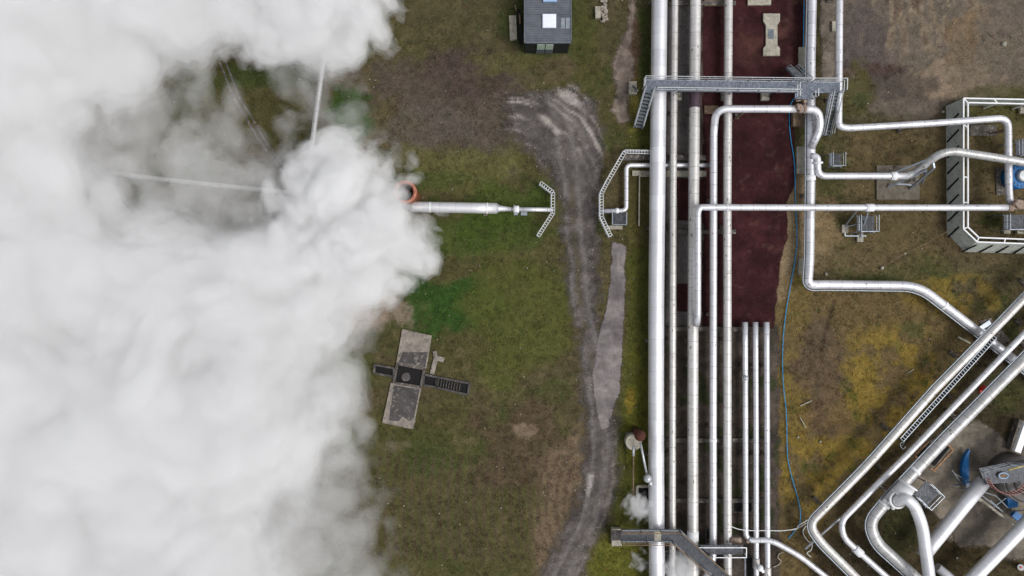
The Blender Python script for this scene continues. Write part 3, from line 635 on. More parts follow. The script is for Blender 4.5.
pipe('bypass_pipe', [(813, -60, 1.1), (812, 0, 1.1), (810.8, 60, 1.1), (810.6, 150, 1.1), (810.5, 180, 1.1), (809.5, 262, 1.1), (807.5, 285, 1.1), (822, 284.4, 1.1), (918, 285.6, 1.0), (985, 337, .75), (1018, 363, .75), (1075, 408, .75)], 9.0, 'pipe',
     'white pipe edging the red bed that turns right and runs off under the diagonal pipes', rad=17, support=8, conduit=(1 * -1, 0.1), collars=[(810.2, 178, 1.1, 5, 1.12), (988, 341, .8, 4, 1.15), (945, 304, .9, 3, 1.05)])
pipe('loop_pipe', [(800, 109, 2.15), (818, 109.5, 2.15), (820.5, 128, 1.9), (810.8, 148, 1.25)], 8.0, 'pipe', 'short white elbow joining the looped pipe to the pipe beside the blue hose', rad=13,
     collars=[(804, 109, 2.15, 3, 1.12, 'rust_mix')])
pipe('branch_pipe', [(811, 156, 1.35), (817.5, 157, 1.5), (817.8, 176, 1.4), (850, 176, 1.4), (893, 176, 1.4), (908, 176, 1.4)], 6.8, 'pipe', 'white branch pipe with a small elbow leading to the square concrete slab', rad=8,
     collars=[(818, 163, 1.45, 2.0, 1.5), (893.5, 176, 1.4, 6, 1.25)])
pipe('inclined_pipe', [(904, 176, 1.3), (914, 173.5, 1.5), (938, 154.5, 2.9), (952, 151, 3.0), (985, 156, 3.0), (1024, 162.3, 3.0), (1080, 171, 3.0)], 8.0, 'pipe_grey', 'grey white pipe climbing off the concrete slab and over the screen fence', rad=12, support=None)
pipe('perimeter_pipe', [(840, -60, 1.9), (839.6, 0, 1.9), (838.6, 126.5, 1.9), (848, 128.2, 1.9), (930, 123.5, 1.9), (1008, 117.8, 1.9), (1008.8, 190, 1.9), (1010, 203, 1.9), (1019, 203, 1.9)], 6.8, 'pipe',
     'thin white pipe running across the fence and down beside the blue valve', rad=11, support=8)
pipe('crossover_pipe', [(1012, 207.6, 2.3), (869.5, 207.7, 2.3), (700, 207.3, 2.3), (697.8, 212, 2.3), (697.8, 316, 2.2), (696.5, 325, 1.6)], 6.5, 'pipe',
     'long thin white pipe crossing the red bed and turning down onto the broad cream pipe', rad=9, collars=[(869.5, 207.7, 2.3, 8, 1.2), (1010, 207.6, 2.3, 5, 1.15, 'rust_mix'), (727, 207.5, 2.3, 1.5, 1.1)], support=None)
for x_ in (790, 850, 925):
    q = P(x_, 207.7, 0); m = MB(); m.box((q.x, q.y, 0.1), (0.5, 0.5, 0.3)); m.bar((q.x, q.y, 0.2), (P(x_, 207.7, 2).x, P(x_, 207.7, 2).y, 2.0), 0.12)
    tag(m.build('pipe_post', 'galv_dark'), 'dark steel post holding up the long crossing pipe, ' + {790: 'beside the blue hose', 850: 'near the small grey valve stand', 925: 'close to the screen fence'}[x_], 'post', 'posts under the long crossing pipe')
pipe('drain_pipe', [(712, 165.2, 0.35), (626.5, 165.2, 0.6), (626.3, 210.6, 0.6), (601, 211.2, 0.6)], 4.5, 'pipe', 'thin white pipe bending from under the bank to the small road screen', rad=5, support=4, collars=[(617, 211, .6, 3, 1.3)])
pipe('stack_pipe', [(408, 206.5, 1.5), (414, 206.9, 1.5), (497, 208.4, 1.5)], 10.8, 'pipe_big', 'thick white pipe leading out of the steam from the orange rimmed stack', support=4, collars=[(487, 208, 1.5, 1.6, 1.06), (430, 207.2, 1.5, 1.6, 1.03)])
m = MB(); m.tube([P(496.5, 208.4, 1.5), P(500, 208.5, 1.5), P(511, 209.2, 1.4)], [W(10.4) / 2, W(6) / 2, W(4) / 2], 20); m.tube([P(511, 209.2, 1.4), P(553, 209.8, 1.3)], W(4.2) / 2, 16); tp = tag(m.build('reducer_pipe', 'pipe'), 'thin white pipe narrowing from the thick one to the road screen', 'pipe')
m = MB(); m.tube([P(513.5, 209.3, 1.4), P(519, 209.4, 1.4)], W(7.2) / 2, 16); m.build('collar', 'white', tp); m = MB(); m.box(P(516, 213, 1.4), (0.3, 0.35, 0.3)); m.box(P(524, 213.5, 0.7), (0.5, 0.3, 0.2)); m.build('valve', 'galv', tp)
# pipes that show through the thin steam
pipe('steam_field_pipe', [(330, -40, 1.0), (324, 55, 1.0), (312, 146, 1.0), (306, 200, 1.0)], 5.4, 'pipe_grey', 'grey white pipe coming down between the two steam clouds', support=6)
pipe('steam_field_pipe', [(110, 173, 1.0), (150, 178, 1.0), (278, 191.5, 1.0), (340, 198, 1.0)], 5.0, 'pipe_grey', 'grey white pipe lying across the thin steam toward the stack', support=6)
# south-east bundle
pipe('diagonal_pipe', [(1075, 245, 1.9), (1003, 320, 1.9), (934, 390, 1.9), (866, 466.5, 1.9), (809, 524, 1.9), (820, 541, 1.9), (857, 578, 1.9), (880, 602, 1.9)], 8.3, 'pipe_cream', 'outermost diagonal pipe, next to the mossy field, with an elbow by the blue hose', rad=13, conduit=(-1, 0.08), support=8,
     group='diagonal pipes crossing the well yard')
pipe('diagonal_pipe', [(1070, 286, 1.9), (1024, 334, 1.9), (908, 454, 1.9), (873, 488.5, 1.9), (841, 521, 1.9), (843, 537, 1.9), (861, 554, 1.9), (887, 577, 1.9), (905, 592, 1.9)], 6.2, 'pipe', 'thinnest diagonal pipe, between the outer diagonal pipe and the thick one', rad=11, support=8,
     group='diagonal pipes crossing the well yard', collars=[(858, 551, 1.9, 9, 1.35)])
pipe('diagonal_pipe', [(1075, 308, 2.0), (1024, 359, 2.0), (945.5, 438, 2.0), (887, 500, 2.0), (869, 522, 2.0), (876, 542, 2.0), (915, 577, 2.0), (940, 600, 2.0)], 11.4, 'pipe_grey', 'thick grey diagonal pipe carrying the white riser on its back', rad=15, conduit=(-1, 0.08), support=8,
     group='diagonal pipes crossing the well yard', collars=[(882, 503, 2.0, 3, 1.12), (915, 471, 2, 3, 1.08)])
pipe('riser_pipe', [(897.5, 501, 2.7), (898, 500.5, 3.5), (905.5, 498, 3.95), (914, 505, 3.95), (922, 524, 3.9), (930, 582, 3.8), (936, 620, 3.8)], 11.4, 'pipe_big', 'bright white riser curving off the thick diagonal pipe and out of the frame', rad=10)
m = MB(); m.tube([P(898, 500, 3.4) + Vector((.6 * math.cos(k * .2618), .6 * math.sin(k * .2618), 0)) for k in range(25)], .09, 8); a, b = P(900.5, 496, 3.2), P(908.5, 484.5, 3.3); d = (b - a).normalized(); m.tube([a - d * .08, a, a + d * .1, a + d * .12, b - d * .12, b - d * .1, b, b + d * .05], [0.5, 0.74, 0.74, .6, .6, 0.72, 0.72, 0.5], 28); v = m.build('flange_cap', 'white'); tag(v, 'white round flange pair at the foot of the riser', 'flange')
m = MB()
for (x_, y_) in ((885, 500.5), (893, 508)): m.ball(P(x_, y_, 2.8), 0.15, 10); m.bar(P(x_, y_, 2.3), P(x_, y_, 2.8), 0.1)
m.build('bolt_cap', 'white', v)
pipe('well_pipe', [(984, 481, 1.9), (960, 510, 1.9), (934, 542, 1.9), (922, 557, 1.9)], 13.4, 'pipe_big', 'thick white pipe running from the round blue based vessel under the riser', rad=4)
pipe('well_pipe', [(1085, 461, 2.0), (1024, 526, 2.0), (978, 573, 2.0), (950, 602, 2.0)], 13.2, 'pipe_big', 'thick white pipe passing diagonally over the corner of the well yard', rad=4, support=9)
pipe('stub_pipe', [(937, 567, 1.2), (958, 584, 1.2), (980, 602, 1.2)], 9, 'pipe_big', 'stubby white pipe end at the lower edge beside the riser', rad=4)
m = MB(); m.tube([P(1021, 567.5, 0), P(1021, 567.5, 1.0)], 0.24, 16); o = m.build('marker_pipe', 'white'); tag(o, 'white capped standpipe with a red centre at the lower right corner', 'standpipe'); m = MB(); m.cyl(P(1021, 567.5, 1.0), 0.09, 0.04, 12); m.build('cap', 'red', o)

# ------------------------------------------------------------------ rails, decks, stairs
def railing(parent, pts, h=1.05, name='handrail', mat='rail', post=1.6, w=0.055, mid=True):
    m = MB()
    for a, b in zip(pts[:-1], pts[1:]):
        a = Vector(a); b = Vector(b); up = Vector((0, 0, h)); m.bar(a + up, b + up, w)
        if mid: m.bar(a + up * 0.5, b + up * 0.5, w * 0.8)
        n = max(1, round((b - a).length / post))
        for k in range(n + 1): q = a.lerp(b, k / n); m.bar(q, q + up, w)
    return m.build(name, mat, parent)
def stair(parent, a, b, width, n, mat='galv'):
    """a top centre, b bottom centre"""
    a = Vector(a); b = Vector(b); d = Vector((b.x - a.x, b.y - a.y, 0)).normalized(); nr = Vector((-d.y, d.x, 0)); ang = math.atan2(d.y, d.x)
    m = MB(); m.bar(a + nr * width / 2, b + nr * width / 2, 0.05, 0.2); m.bar(a - nr * width / 2, b - nr * width / 2, 0.05, 0.2); s_ = m.build('stair', mat, parent)
    m = MB()
    for k in range(n): q = a.lerp(b, (k + 0.5) / n); m.box(q, (0.2, width - 0.06, 0.04), ang)
    m.build('treads', 'galv_dark', s_)
    for sg in (-1, 1): railing(parent, [a + nr * sg * width / 2, b + nr * sg * width / 2], 0.95)
def deckbox(m, pts, z, th=0.08): m.prism([P(x, y, z)[:2] for x, y in pts], z - th, z)

DZ = 2.75
fb = thing('footbridge', P(740, 85, 0), 'long grey steel footbridge with end stairs crossing the pipes near the top', 'footbridge')
m = MB(); deckbox(m, [(646, 80), (812, 82.5), (840, 82.5), (840, 93), (812, 93), (812, 91), (646, 90.5)], DZ); m.build('deck', 'grate', fb)
m = MB()
for y_ in (80.2, 90.4): m.bar(P(646, y_, DZ - .12), P(840, y_ + 2.3, DZ - .12), 0.08, 0.22)
for x_ in range(650, 840, 12): m.bar(P(x_, 80.5, DZ - .1), P(x_, 90.5, DZ - .1), 0.05)
m.build('girder', 'galv', fb)
railing(fb, [P(643.5, 79.8, DZ), P(812, 82, DZ), P(841.5, 82, DZ)], w=.045); railing(fb, [P(655, 91, DZ), P(797, 93, DZ)]); railing(fb, [P(643.5, 79.8, DZ), P(642.5, 89, DZ)]); railing(fb, [P(841.5, 82, DZ), P(841, 93, DZ)])
stair(fb, P(648.5, 90, DZ), P(637.5, 128, 0.1), W(8.5), 11); stair(fb, P(804, 82, DZ), P(790, 68, 0.3), W(8.0), 9); stair(fb, P(834, 93, DZ), P(825, 136, 0.2), W(8.5), 12)
m = MB(); deckbox(m, [(795, 84), (813, 84), (813, 99), (795, 99)], DZ + 0.015); m.build('platform', 'grate', fb); railing(fb, [P(795, 99, DZ), P(795, 86, DZ)]); railing(fb, [P(813, 99, DZ), P(813, 92, DZ)])
for x_, y_ in ((684, 98), (734, 98), (775, 98), (820, 101), (637.5, 92)):
    q = P(x_, y_, 0); m = MB(); q2 = P(x_, 90.5, DZ - .2); m.box((q2.x, q.y + .25, 0.16), (0.62, 1.0, 0.46)); f = m.build('footing', 'conc', fb)
    m = MB(); m.bar((q2.x, q.y + .4, 0.3), (q2.x, q2.y, DZ - .2), 0.11); m.bar((q2.x + .25, q.y, 0.36), (q2.x - .1, q2.y, 1.9), 0.09); m.build('post', 'galv_dark', f)

fb2 = thing('footbridge', P(660, 536, 0), 'dark grating footbridge at the lower end of the bank with a slanting branch', 'footbridge')
D2 = 2.5
m = MB(); deckbox(m, [(621, 530), (672, 530), (680, 530.5), (732, 578), (745, 592), (733, 592), (672, 541), (621, 541)], D2); m.build('deck', 'grate_dark', fb2)
railing(fb2, [P(621, 530, D2), P(679, 529.6, D2), P(733, 578, D2), (P(745, 590, D2))], 0.9, mat='wood'); railing(fb2, [P(621, 541, D2), P(672, 541.2, D2), P(728, 590, D2)], 0.9, mat='wood')
m = MB()
for a, b in (((672, 541.2), (728, 590)), ((680, 530), (742, 588)), ((621, 530), (680, 530)), ((621, 541.2), (672, 541.2))): m.bar(P(a[0], a[1], D2 - .1), P(b[0], b[1], D2 - .1), 0.08, 0.26)
m.build('girder', 'galv_dark', fb2)
m = MB(); m.prism([P(x, y)[:2] for x, y in ((611, 527), (621, 527), (621, 544), (611, 544))], -.1, .5); m.build('footing', 'conc', fb2)
m = MB(); deckbox(m, [(654.5, 530.5), (661, 530.5), (661, 541), (654.5, 541)], D2 + 0.02, 0.03); m.build('hatch', 'conc', fb2)
m = MB(); deckbox(m, [(611, 530.5), (621, 530.5), (621, 540.5), (611, 540.5)], 1.3, 0.06); m.build('step', 'conc_wet', fb2)
pf = thing('access_platform', P(720, 550, 0), 'grey grating platform spanning three pipes below the slanting footbridge', 'platform')
m = MB(); deckbox(m, [(699, 545), (743, 545), (743, 554.5), (709, 554.5)], 1.95); m.build('deck', 'grate_dark', pf); railing(pf, [P(697, 545, 1.95), P(744, 545, 1.95), P(744, 554.8, 1.95), P(711, 554.8, 1.95)], 0.6, mid=False)
m = MB()
for x_ in (704, 721, 741): m.bar(P(x_, 550, 0), P(x_, 550, 1.9), 0.09)
m.bar(P(745, 553, 1.2), P(745, 578, 1.2), 0.07); m.build('post', 'galv_dark', pf)

# low road screens
def screen(name, pts, label, h=1.0):
    root = thing(name, P(pts[0][0], pts[0][1]), label, 'screen', 'pale slatted screens either side of the track')
    m = MB()
    for a, b in zip(pts[:-1], pts[1:]):
        A, B = P(*a), P(*b); n = max(1, round((B - A).length / 0.22))
        for k in range(n + 1): q = A.lerp(B, k / n); e_ = (B - A).normalized(); o_ = Vector((-e_.y, e_.x, 0)) * .12; m.bar(q - o_, q - o_ + Vector((0, 0, h)), 0.05, 0.05); m.bar(q - o_ + Vector((0, 0, h)), q + o_ + Vector((0, 0, h)), .035)
    m.build('slats', 'white', root); m = MB()
    for a, b in zip(pts[:-1], pts[1:]):
        A, B = P(*a), P(*b); u = Vector((0, 0, h + .03)); o_ = Vector((-(B - A).y, (B - A).x, 0)).normalized() * .13; m.bar(A + u + o_, B + u + o_, 0.05, 0.06); m.bar(A + u - o_, B + u - o_, 0.07, 0.07); m.bar(A + u * .5 - o_, B + u * .5 - o_, 0.06, 0.06)
    m.build('top_rail', 'rail', root); m = MB()
    for a in pts: q = P(*a); m.bar(q - Vector((0, 0, .1)), q + Vector((0, 0, h)), 0.1)
    m.build('post', 'galv', root); return root
screen('pipe_screen', [(540, 184.5), (552.3, 194), (552.3, 214.5), (537.8, 237)], 'pale slatted screen on the field side of the gravel track')
screen('pipe_screen', [(648, 154.5), (623, 154), (606, 183.5), (600, 195), (600, 218), (609, 237)], 'pale slatted screen on the pipe side of the gravel track')
wf = thing('culvert_cover', P(650, 158, 0), 'grey boarded cover over the ditch beneath the bank, behind the road screen', 'cover')
m = MB(); m.prism([P(x, y)[:2] for x, y in ((624, 155), (705, 156), (705, 161), (622, 161))], .02, .35); m.build('boards', 'conc_dark', wf); m = MB(); m.prism([P(x, y)[:2] for x, y in ((640, 171), (706, 171), (706, 177), (640, 177))], .0, .12); m.build('kerb', 'conc', wf)
m = MB(); m.tube([P(660, 176.5, .25), P(639.5, 176.5, .25), P(639, 226, .25)], 0.06, 8); tag(m.build('thin_tube', 'conc'), 'thin pale tube lying in the grass beside the widest pipe', 'tube')

# slanted screen fence, north-east
fe = thing('screen_fence', P(955, 170, 0), 'grey green sloping screen fence with white double rails around the corner plant', 'fence')
FH = 1.6
top = [(1085, 104.5), (967, 99), (964, 102), (964.5, 229), (977, 242.5), (1085, 246)]
top = [(1085, 101), (963, 98.5), (963, 229), (976.5, 242), (1085, 246)]
bot = [(1085, 104.5), (946, 106), (947, 233), (965, 252), (1085, 255.5)]
T_ = [P(x, y, FH) for x, y in top]; B_ = [P(512 + (x - 512), y, 0) for x, y in bot]
m = MB()
for i in range(4):
    m.add([B_[i], B_[i + 1], T_[i + 1] - Vector((0, 0, .03)), T_[i] - Vector((0, 0, .03)), B_[i] + Vector((0, 0, -.05)), B_[i + 1] + Vector((0, 0, -.05)), T_[i + 1] - Vector((0, 0, .09)), T_[i] - Vector((0, 0, .09))],
          [(0, 1, 2, 3), (7, 6, 5, 4), (0, 3, 7, 4), (1, 5, 6, 2), (3, 2, 6, 7), (0, 4, 5, 1)])
m.build('panel', 'fence', fe)
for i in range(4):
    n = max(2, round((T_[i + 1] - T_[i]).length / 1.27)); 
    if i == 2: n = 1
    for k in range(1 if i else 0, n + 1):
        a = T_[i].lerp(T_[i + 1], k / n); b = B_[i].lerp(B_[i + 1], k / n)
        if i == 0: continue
        sh = Vector((0, -0.32, 0)) if i == 1 else Vector((-0.3, 0, 0)); m = MB(); m.bar(b + sh * 1.1 + Vector((0, 0, .12)), a + Vector((0, 0, .02)) + sh * -.8 + (b - a) * .25, 0.09, 0.14); m.build('shadow_wedge', 'dark', fe)  # added dark bars standing in for shadow wedges and gaps across the panels
for off, hh in ((0, 0.1), (0.32, 0.1), (0.32, 0.0)):
    pass
m = MB(); inn = [Vector((0, -1, 0)), Vector((1, -1, 0)), Vector((1, .4, 0)), Vector((.4, 1, 0)), Vector((0, 1, 0))]
I_ = [T_[i] + inn[i] * 0.34 for i in range(5)]
for i in range(4): m.bar(T_[i] + Vector((0, 0, .06)), T_[i + 1] + Vector((0, 0, .06)), 0.1); m.bar(I_[i] + Vector((0, 0, .06)), I_[i + 1] + Vector((0, 0, .06)), 0.1)
m.build('top_rail', 'white', fe)
for i in range(4):
    n = max(1, round((T_[i + 1] - T_[i]).length / 2.2))
    for k in range(1 if i else 0, n + 1):
        m = MB(); a = T_[i].lerp(T_[i + 1], k / n); b = I_[i].lerp(I_[i + 1], k / n); m.bar(a + Vector((0, 0, .05)), b + Vector((0, 0, .05)), 0.08); m.bar((b.x, b.y, -.1), (b.x, b.y, FH), 0.09); m.build('post', 'white', fe)

# ------------------------------------------------------------------ hut
hx0, hx1, hy0, hy1, hz = P(524.5, 0, 2.55).x, P(571, 0, 2.55).x, P(0, 43.5, 2.55).y, P(0, -22, 2.55).y, 2.55
hut = thing('hut', ((hx0 + hx1) / 2, (hy0 + hy1) / 2, 0), 'small flat roofed hut with a ribbed grey roof and dark walls near the top edge', 'hut')
cx, cy_ = (hx0 + hx1) / 2, (hy0 + hy1) / 2; sx, sy = hx1 - hx0, hy1 - hy0
m = MB(); m.box((cx, cy_, hz / 2 - .1), (sx - .16, sy - .1, hz)); m.build('wall', 'hutwall', hut)
m = MB(); m.box((cx, cy_, hz + .03), (sx, sy, 0.12)); rf = m.build('roof', 'roof', hut)
m = MB(); m.box((cx, hy0 + .02, hz + .1), (sx + .04, .1, .1)); m.box((hx0, cy_, hz + .1), (.08, sy, .1)); m.box((hx1, cy_, hz + .1), (.08, sy, .1)); m.box((cx, P(0, 29, 2.6).y, hz + .11), (sx - .1, .05, .05)); m.box((cx, P(0, 14, 2.6).y, hz + .11), (sx - .1, .05, .05)); m.build('trim', 'galv_dark', rf)
for (x_, y_, mt) in ((549.3, 21, 'skylight'), (550, -5, 'skyblue')):
    q = P(x_, y_, 2.75); m = MB(); m.box((q.x, q.y, hz + .17), (W(13), W(13), 0.16)); m.box((q.x, q.y, hz + .27), (W(12), W(12), 0.06)); m.build('skylight', mt, rf)
m = MB()
for x_ in (563, 568): q = P(x_, 23, 2.7); m.box((q.x, q.y, hz + .11), (.3, .8, .02))
m.build('patch', 'galv', rf)
for x_ in (541, 549.5):
    q = P(x_, 46, 2.0); m = MB(); R = Matrix.Rotation(math.radians(0), 3, 'X'); yy = hy0 + .05
    m.box((q.x, yy - .06, 1.25), (W(7.4), .07, 2.1)); d_ = m.build('door', 'doorgreen', hut); m = MB(); m.box((q.x, yy - .11, .75), (W(7), .03, 1.0)); m.build('lower_panel', 'galv_dark', d_)
slab('concrete_plank', [(509, 17), (516, 16.5), (517, 40), (510, 41)], .3, 'conc', 'pale weathered plank shaped block lying left of the hut', 'block')
m = MB(); m.bar(P(518.5, 10, .35), P(520.5, 43, .35), .3, .35); tag(m.build('timber_beam', 'dark'), 'long dark beam lying between the plank and the hut', 'beam')
m = MB(); m.bar(P(514.8, 5, .25), P(516.4, 11, .25), .12); tag(m.build('timber_offcut', 'wood'), 'short tan timber offcut above the pale plank', 'timber'); m = MB(); m.bar(P(519.5, 14, .6), P(520, 24, .6), .1); tag(m.build('timber_offcut', 'wood'), 'tan timber offcut leaning between dark beam and hut', 'timber')
slab('stone_trough', [(594.8, 8), (600, 8), (600, 19.3), (595, 19.3)], .35, 'conc', 'small pale oblong block beside the rubble heap', 'block')
m = MB()
for k in range(90):
    x_ = random.gauss(604, 1.7); y_ = random.uniform(-6, 22); q = P(x_, y_, random.uniform(0, .2)); m.box(q, (random.uniform(.08, .28), random.uniform(.08, .22), random.uniform(.08, .2)), random.uniform(0, 3))
tag(m.build('rubble_heap', 'stone'), 'narrow heap of grey rubble by the top edge', 'rubble', kind='stuff')

# ------------------------------------------------------------------ slabs and footings
slab('concrete_slab', [(876, 165.6), (918.8, 165.6), (918.8, 199.8), (876, 199.8)], .12, 'conc_slab', 'square concrete slab under the climbing pipe')
slab('footing_slab', [(762.5, 14.5), (779, 14.5), (779, 22), (776.5, 26), (776.5, 46), (779, 49), (779, 56.5), (762.5, 56.5), (762.5, 49), (765, 46), (765, 26), (762.5, 22)], .22, 'conc', 'pale dumbbell shaped footing lying on the red bed')
m = MB(); m.box(P(771, 34, .23), (.45, .75, .03)); tag(m.build('base_plate', 'galv_dark'), 'small grey steel plate bolted to the dumbbell footing', 'plate')
def footing(pts, label, h=.25, mat='conc'):
    return slab('concrete_footing', pts, h, mat, label, 'footing', group='pale concrete footings around the pipe bank')
R4 = lambda x0, y0, x1, y1: [(x0, y0), (x1, y0), (x1, y1), (x0, y1)]
footing(R4(747, -6, 770, 6), 'wide concrete footing at the top edge of the red bed'); footing(R4(704, -6, 723.5, 6.5), 'concrete footing at the top edge between the cream pipe and the grey white pipe', .2, 'wood')
footing(R4(798, 48, 804.5, 68), 'narrow concrete footing above the upper small stair'); footing(R4(795.8, 147, 804, 174), 'tall narrow concrete footing beside the blue hose'); footing(R4(798, 258, 803.5, 275), 'narrow concrete footing near the pipe corner, by the blue hose')
footing(R4(831, 22, 836, 32), 'small concrete footing left of the thin perimeter pipe'); footing(R4(704, 106, 718, 114), 'low brown footing under the looped pipe bend', .12, 'wood')
footing(R4(791, 114, 804, 127), 'small brown footing under the rusty flange', .5, 'wood')
footing(R4(632, 171, 640, 176), 'small pale footing under the thin bending pipe', .2)
footing(R4(606, 226, 622, 229.5), 'pale oblong footing below the small valve deck', .3); footing(R4(970, 125, 996, 136), 'flat faded slab in the fenced corner', .06, 'conc_dark'); footing(R4(996, 168, 1006, 195), 'pale weathered strip slab left of the blue valve', .06, 'conc_dark')
footing(R4(1018, 108, 1024, 114), 'small square block by the fence rail', .3)
# sleepers across the bank
for y_, tx in ((4, 'at the top edge'), (232, 'below the crossing pipe'), (329, 'at the foot of the red bed'), (440, 'beside the tank'), (500, 'beside the dark pit')):
    m = MB(); q = P(696 if y_ < 300 else 713, y_, 0); m.box((q.x, q.y, .12), (W(78 if y_ < 300 else 112), .34, .22)); tag(m.build('pipe_sleeper', 'conc_dark'), 'dark concrete sleeper across the bank ' + tx, 'sleeper', 'sleepers under the pipe bank')
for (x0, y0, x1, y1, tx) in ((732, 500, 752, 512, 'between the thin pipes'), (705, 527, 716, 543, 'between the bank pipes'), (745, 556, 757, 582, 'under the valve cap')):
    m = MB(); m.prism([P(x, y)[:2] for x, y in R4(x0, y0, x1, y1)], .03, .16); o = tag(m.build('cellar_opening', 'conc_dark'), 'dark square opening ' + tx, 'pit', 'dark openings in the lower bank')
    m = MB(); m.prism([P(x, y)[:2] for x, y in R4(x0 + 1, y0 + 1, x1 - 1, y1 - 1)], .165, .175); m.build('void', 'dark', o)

# ------------------------------------------------------------------ well cellar cross
wc = thing('well_cellar', P(408, 376, 0), 'cross shaped well cellar with two flaking concrete slabs and dark sunken channels', 'well')
m = MB(); m.prism([P(x, y)[:2] for x, y in ((402.5, 329), (431.8, 335.5), (426.6, 368.5), (396.5, 363))], -.05, .14); m.build('slab', 'conc_pale', wc)
m = MB(); m.prism([P(x, y)[:2] for x, y in ((391, 382.8), (421.5, 387.6), (413.3, 429), (382.5, 422.5))], -.05, .14); m.build('slab', 'conc_pale', wc); m = MB(); m.prism([P(x, y)[:2] for x, y in ((394, 385), (420, 389), (414, 418), (409, 421), (403, 416), (399, 421), (389, 420))], .1, .145); m.prism([P(x, y)[:2] for x, y in ((403, 352), (428, 352), (425.5, 367), (399, 362))], .1, .145); m.build('stained_skin', 'conc_wet', wc)
def frame_poly(pts, wd, z0, z1, m):
    n = len(pts)
    for i in range(n): m.bar(P(*pts[i], (z0 + z1) / 2), P(*pts[(i + 1) % n], (z0 + z1) / 2), wd, z1 - z0)
m = MB(); q4 = [(397.5, 363.5), (424.5, 368.8), (421, 387), (394, 382.5)]; frame_poly(q4, .2, -.1, .2, m); ch = m.build('chamber', 'conc_dark', wc)
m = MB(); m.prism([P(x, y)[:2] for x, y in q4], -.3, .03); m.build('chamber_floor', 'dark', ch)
for pts in ([(374.5, 364.5), (394.5, 368.2), (393.8, 376.6), (374.5, 372.8)], [(424, 374.2), (436.8, 377), (436.4, 387), (423.4, 385)], [(437, 377), (469.5, 383.2), (468, 394.6), (436.6, 387.4)]):
    m = MB(); frame_poly(pts, .16, -.1, .22, m); c_ = m.build('channel', 'conc_wet', wc); m = MB(); cxx = sum(p[0] for p in pts) / 4; cyy = sum(p[1] for p in pts) / 4
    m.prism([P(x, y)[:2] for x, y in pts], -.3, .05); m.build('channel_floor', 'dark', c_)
m = MB()
for k in range(9):
    t_ = k / 9; m.bar(P(439 + 24 * t_, 379 + 5 * t_, .12), P(437.8 + 24 * t_, 386 + 5.5 * t_, .12), .05)
m.build('grid_bars', 'conc_dark', wc)
m = MB(); m.tube([P(406, 377, .02), P(406, 377, .12)], .35, 20); m.build('well_head', 'conc_wet', wc)
m = MB(); m.bar(P(432, 374, .1), P(436, 358, .1), .35, .12); m.bar(P(434, 357, .12), P(444, 360, .12), .4, .14); m.bar(P(434.5, 351, .12), P(436, 358, .12), .3, .12); tag(m.build('concrete_fragment', 'conc_pale'), 'broken forked concrete fragment by the well cross', 'fragment')

# ------------------------------------------------------------------ tank, pit, ball
tk = thing('small_tank', P(631.5, 439.5, 0), 'round grey tank lid with a rusty dome beside the widest pipe', 'tank')
m = MB(); m.prism([P(x, y)[:2] for x, y in R4(625.5, 432, 641, 448)], -.05, .18); m.build('base', 'conc_dark', tk); m = MB(); m.cyl(P(631.8, 439.8, .1), .62, 1.0, 28); m.build('drum', 'conc', tk)
m = MB(); q = P(640, 435.6, 2.2); m.cyl((q.x, q.y, .1), .3, 2.1, 24); m.ball(q, .44, 20); m.build('dome', 'rust_deep', tk)
m = MB(); m.tube([P(640.5, 443, 2.0), P(647, 476, 1.6)], .09, 10); m.tube([P(633.5, 446, 1.1), P(633.5, 456, 1.1)], .1, 10); m.build('spout', 'rail', tk); m = MB(); m.tube([P(633.4, 455, 1.0), P(633.2, 495, .5)], .065, 8); m.build('drain_rod', 'wood', tk)
m = MB(); m.cyl(P(647.6, 478.5, .1), .12, 1.6, 10); m.ball(P(647.6, 478.5, 1.9), .33, 18); tag(m.build('ball_valve', 'rail'), 'shiny round valve ball against the widest pipe', 'valve')
pt = thing('drain_pit', P(643, 498, 0), 'dark square drain pit with a rusty pipe mouth beside the widest pipe', 'pit'); m = MB(); frame_poly(R4(637, 486, 656, 511), .18, -.1, .3, m); m.build('kerb', 'conc', pt)
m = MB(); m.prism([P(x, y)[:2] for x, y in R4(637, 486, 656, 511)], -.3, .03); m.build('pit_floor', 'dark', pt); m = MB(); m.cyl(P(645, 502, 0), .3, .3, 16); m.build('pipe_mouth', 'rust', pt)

# ------------------------------------------------------------------ vent stack with the orange rim
vs = thing('vent_stack', P(404, 192, 0), 'round vent stack with an orange rim half hidden by steam', 'vent stack')
m = MB(); r0 = W(10.8, 3.5); q = P(405, 192, 3.5); base = Vector((q.x, q.y, 0)); m.tube([base, base + Vector((0, 0, 3.4))], r0 * .92, 32, cap=False); m.build('shell', 'rust', vs)
m = MB(); ring = [base + Vector((r0 * .93 * math.cos(a * math.pi / 20), r0 * .93 * math.sin(a * math.pi / 20), 3.45)) for a in range(41)]; m.tube(ring, .14, 10); m.build('rim', 'copper', vs)
m = MB(); m.cyl(base + Vector((0, 0, 2.2)), r0 * .9, .05, 32); m.build('inner_floor', 'rust_deep', vs)

# trench and wall seen through the veil
m = MB(); 
for a, b in (((236, 96), (262, 140)), ((262, 140), (290, 178)), ((222, 60), (236, 96))):
    for dx in (-3, 3): m.bar(P(a[0] + dx, a[1], .02), P(b[0] + dx, b[1], .02), .14, .15)
tag(m.build('cable_channel', 'conc_dark'), 'dark open cable channel seen through the thin steam', 'channel')

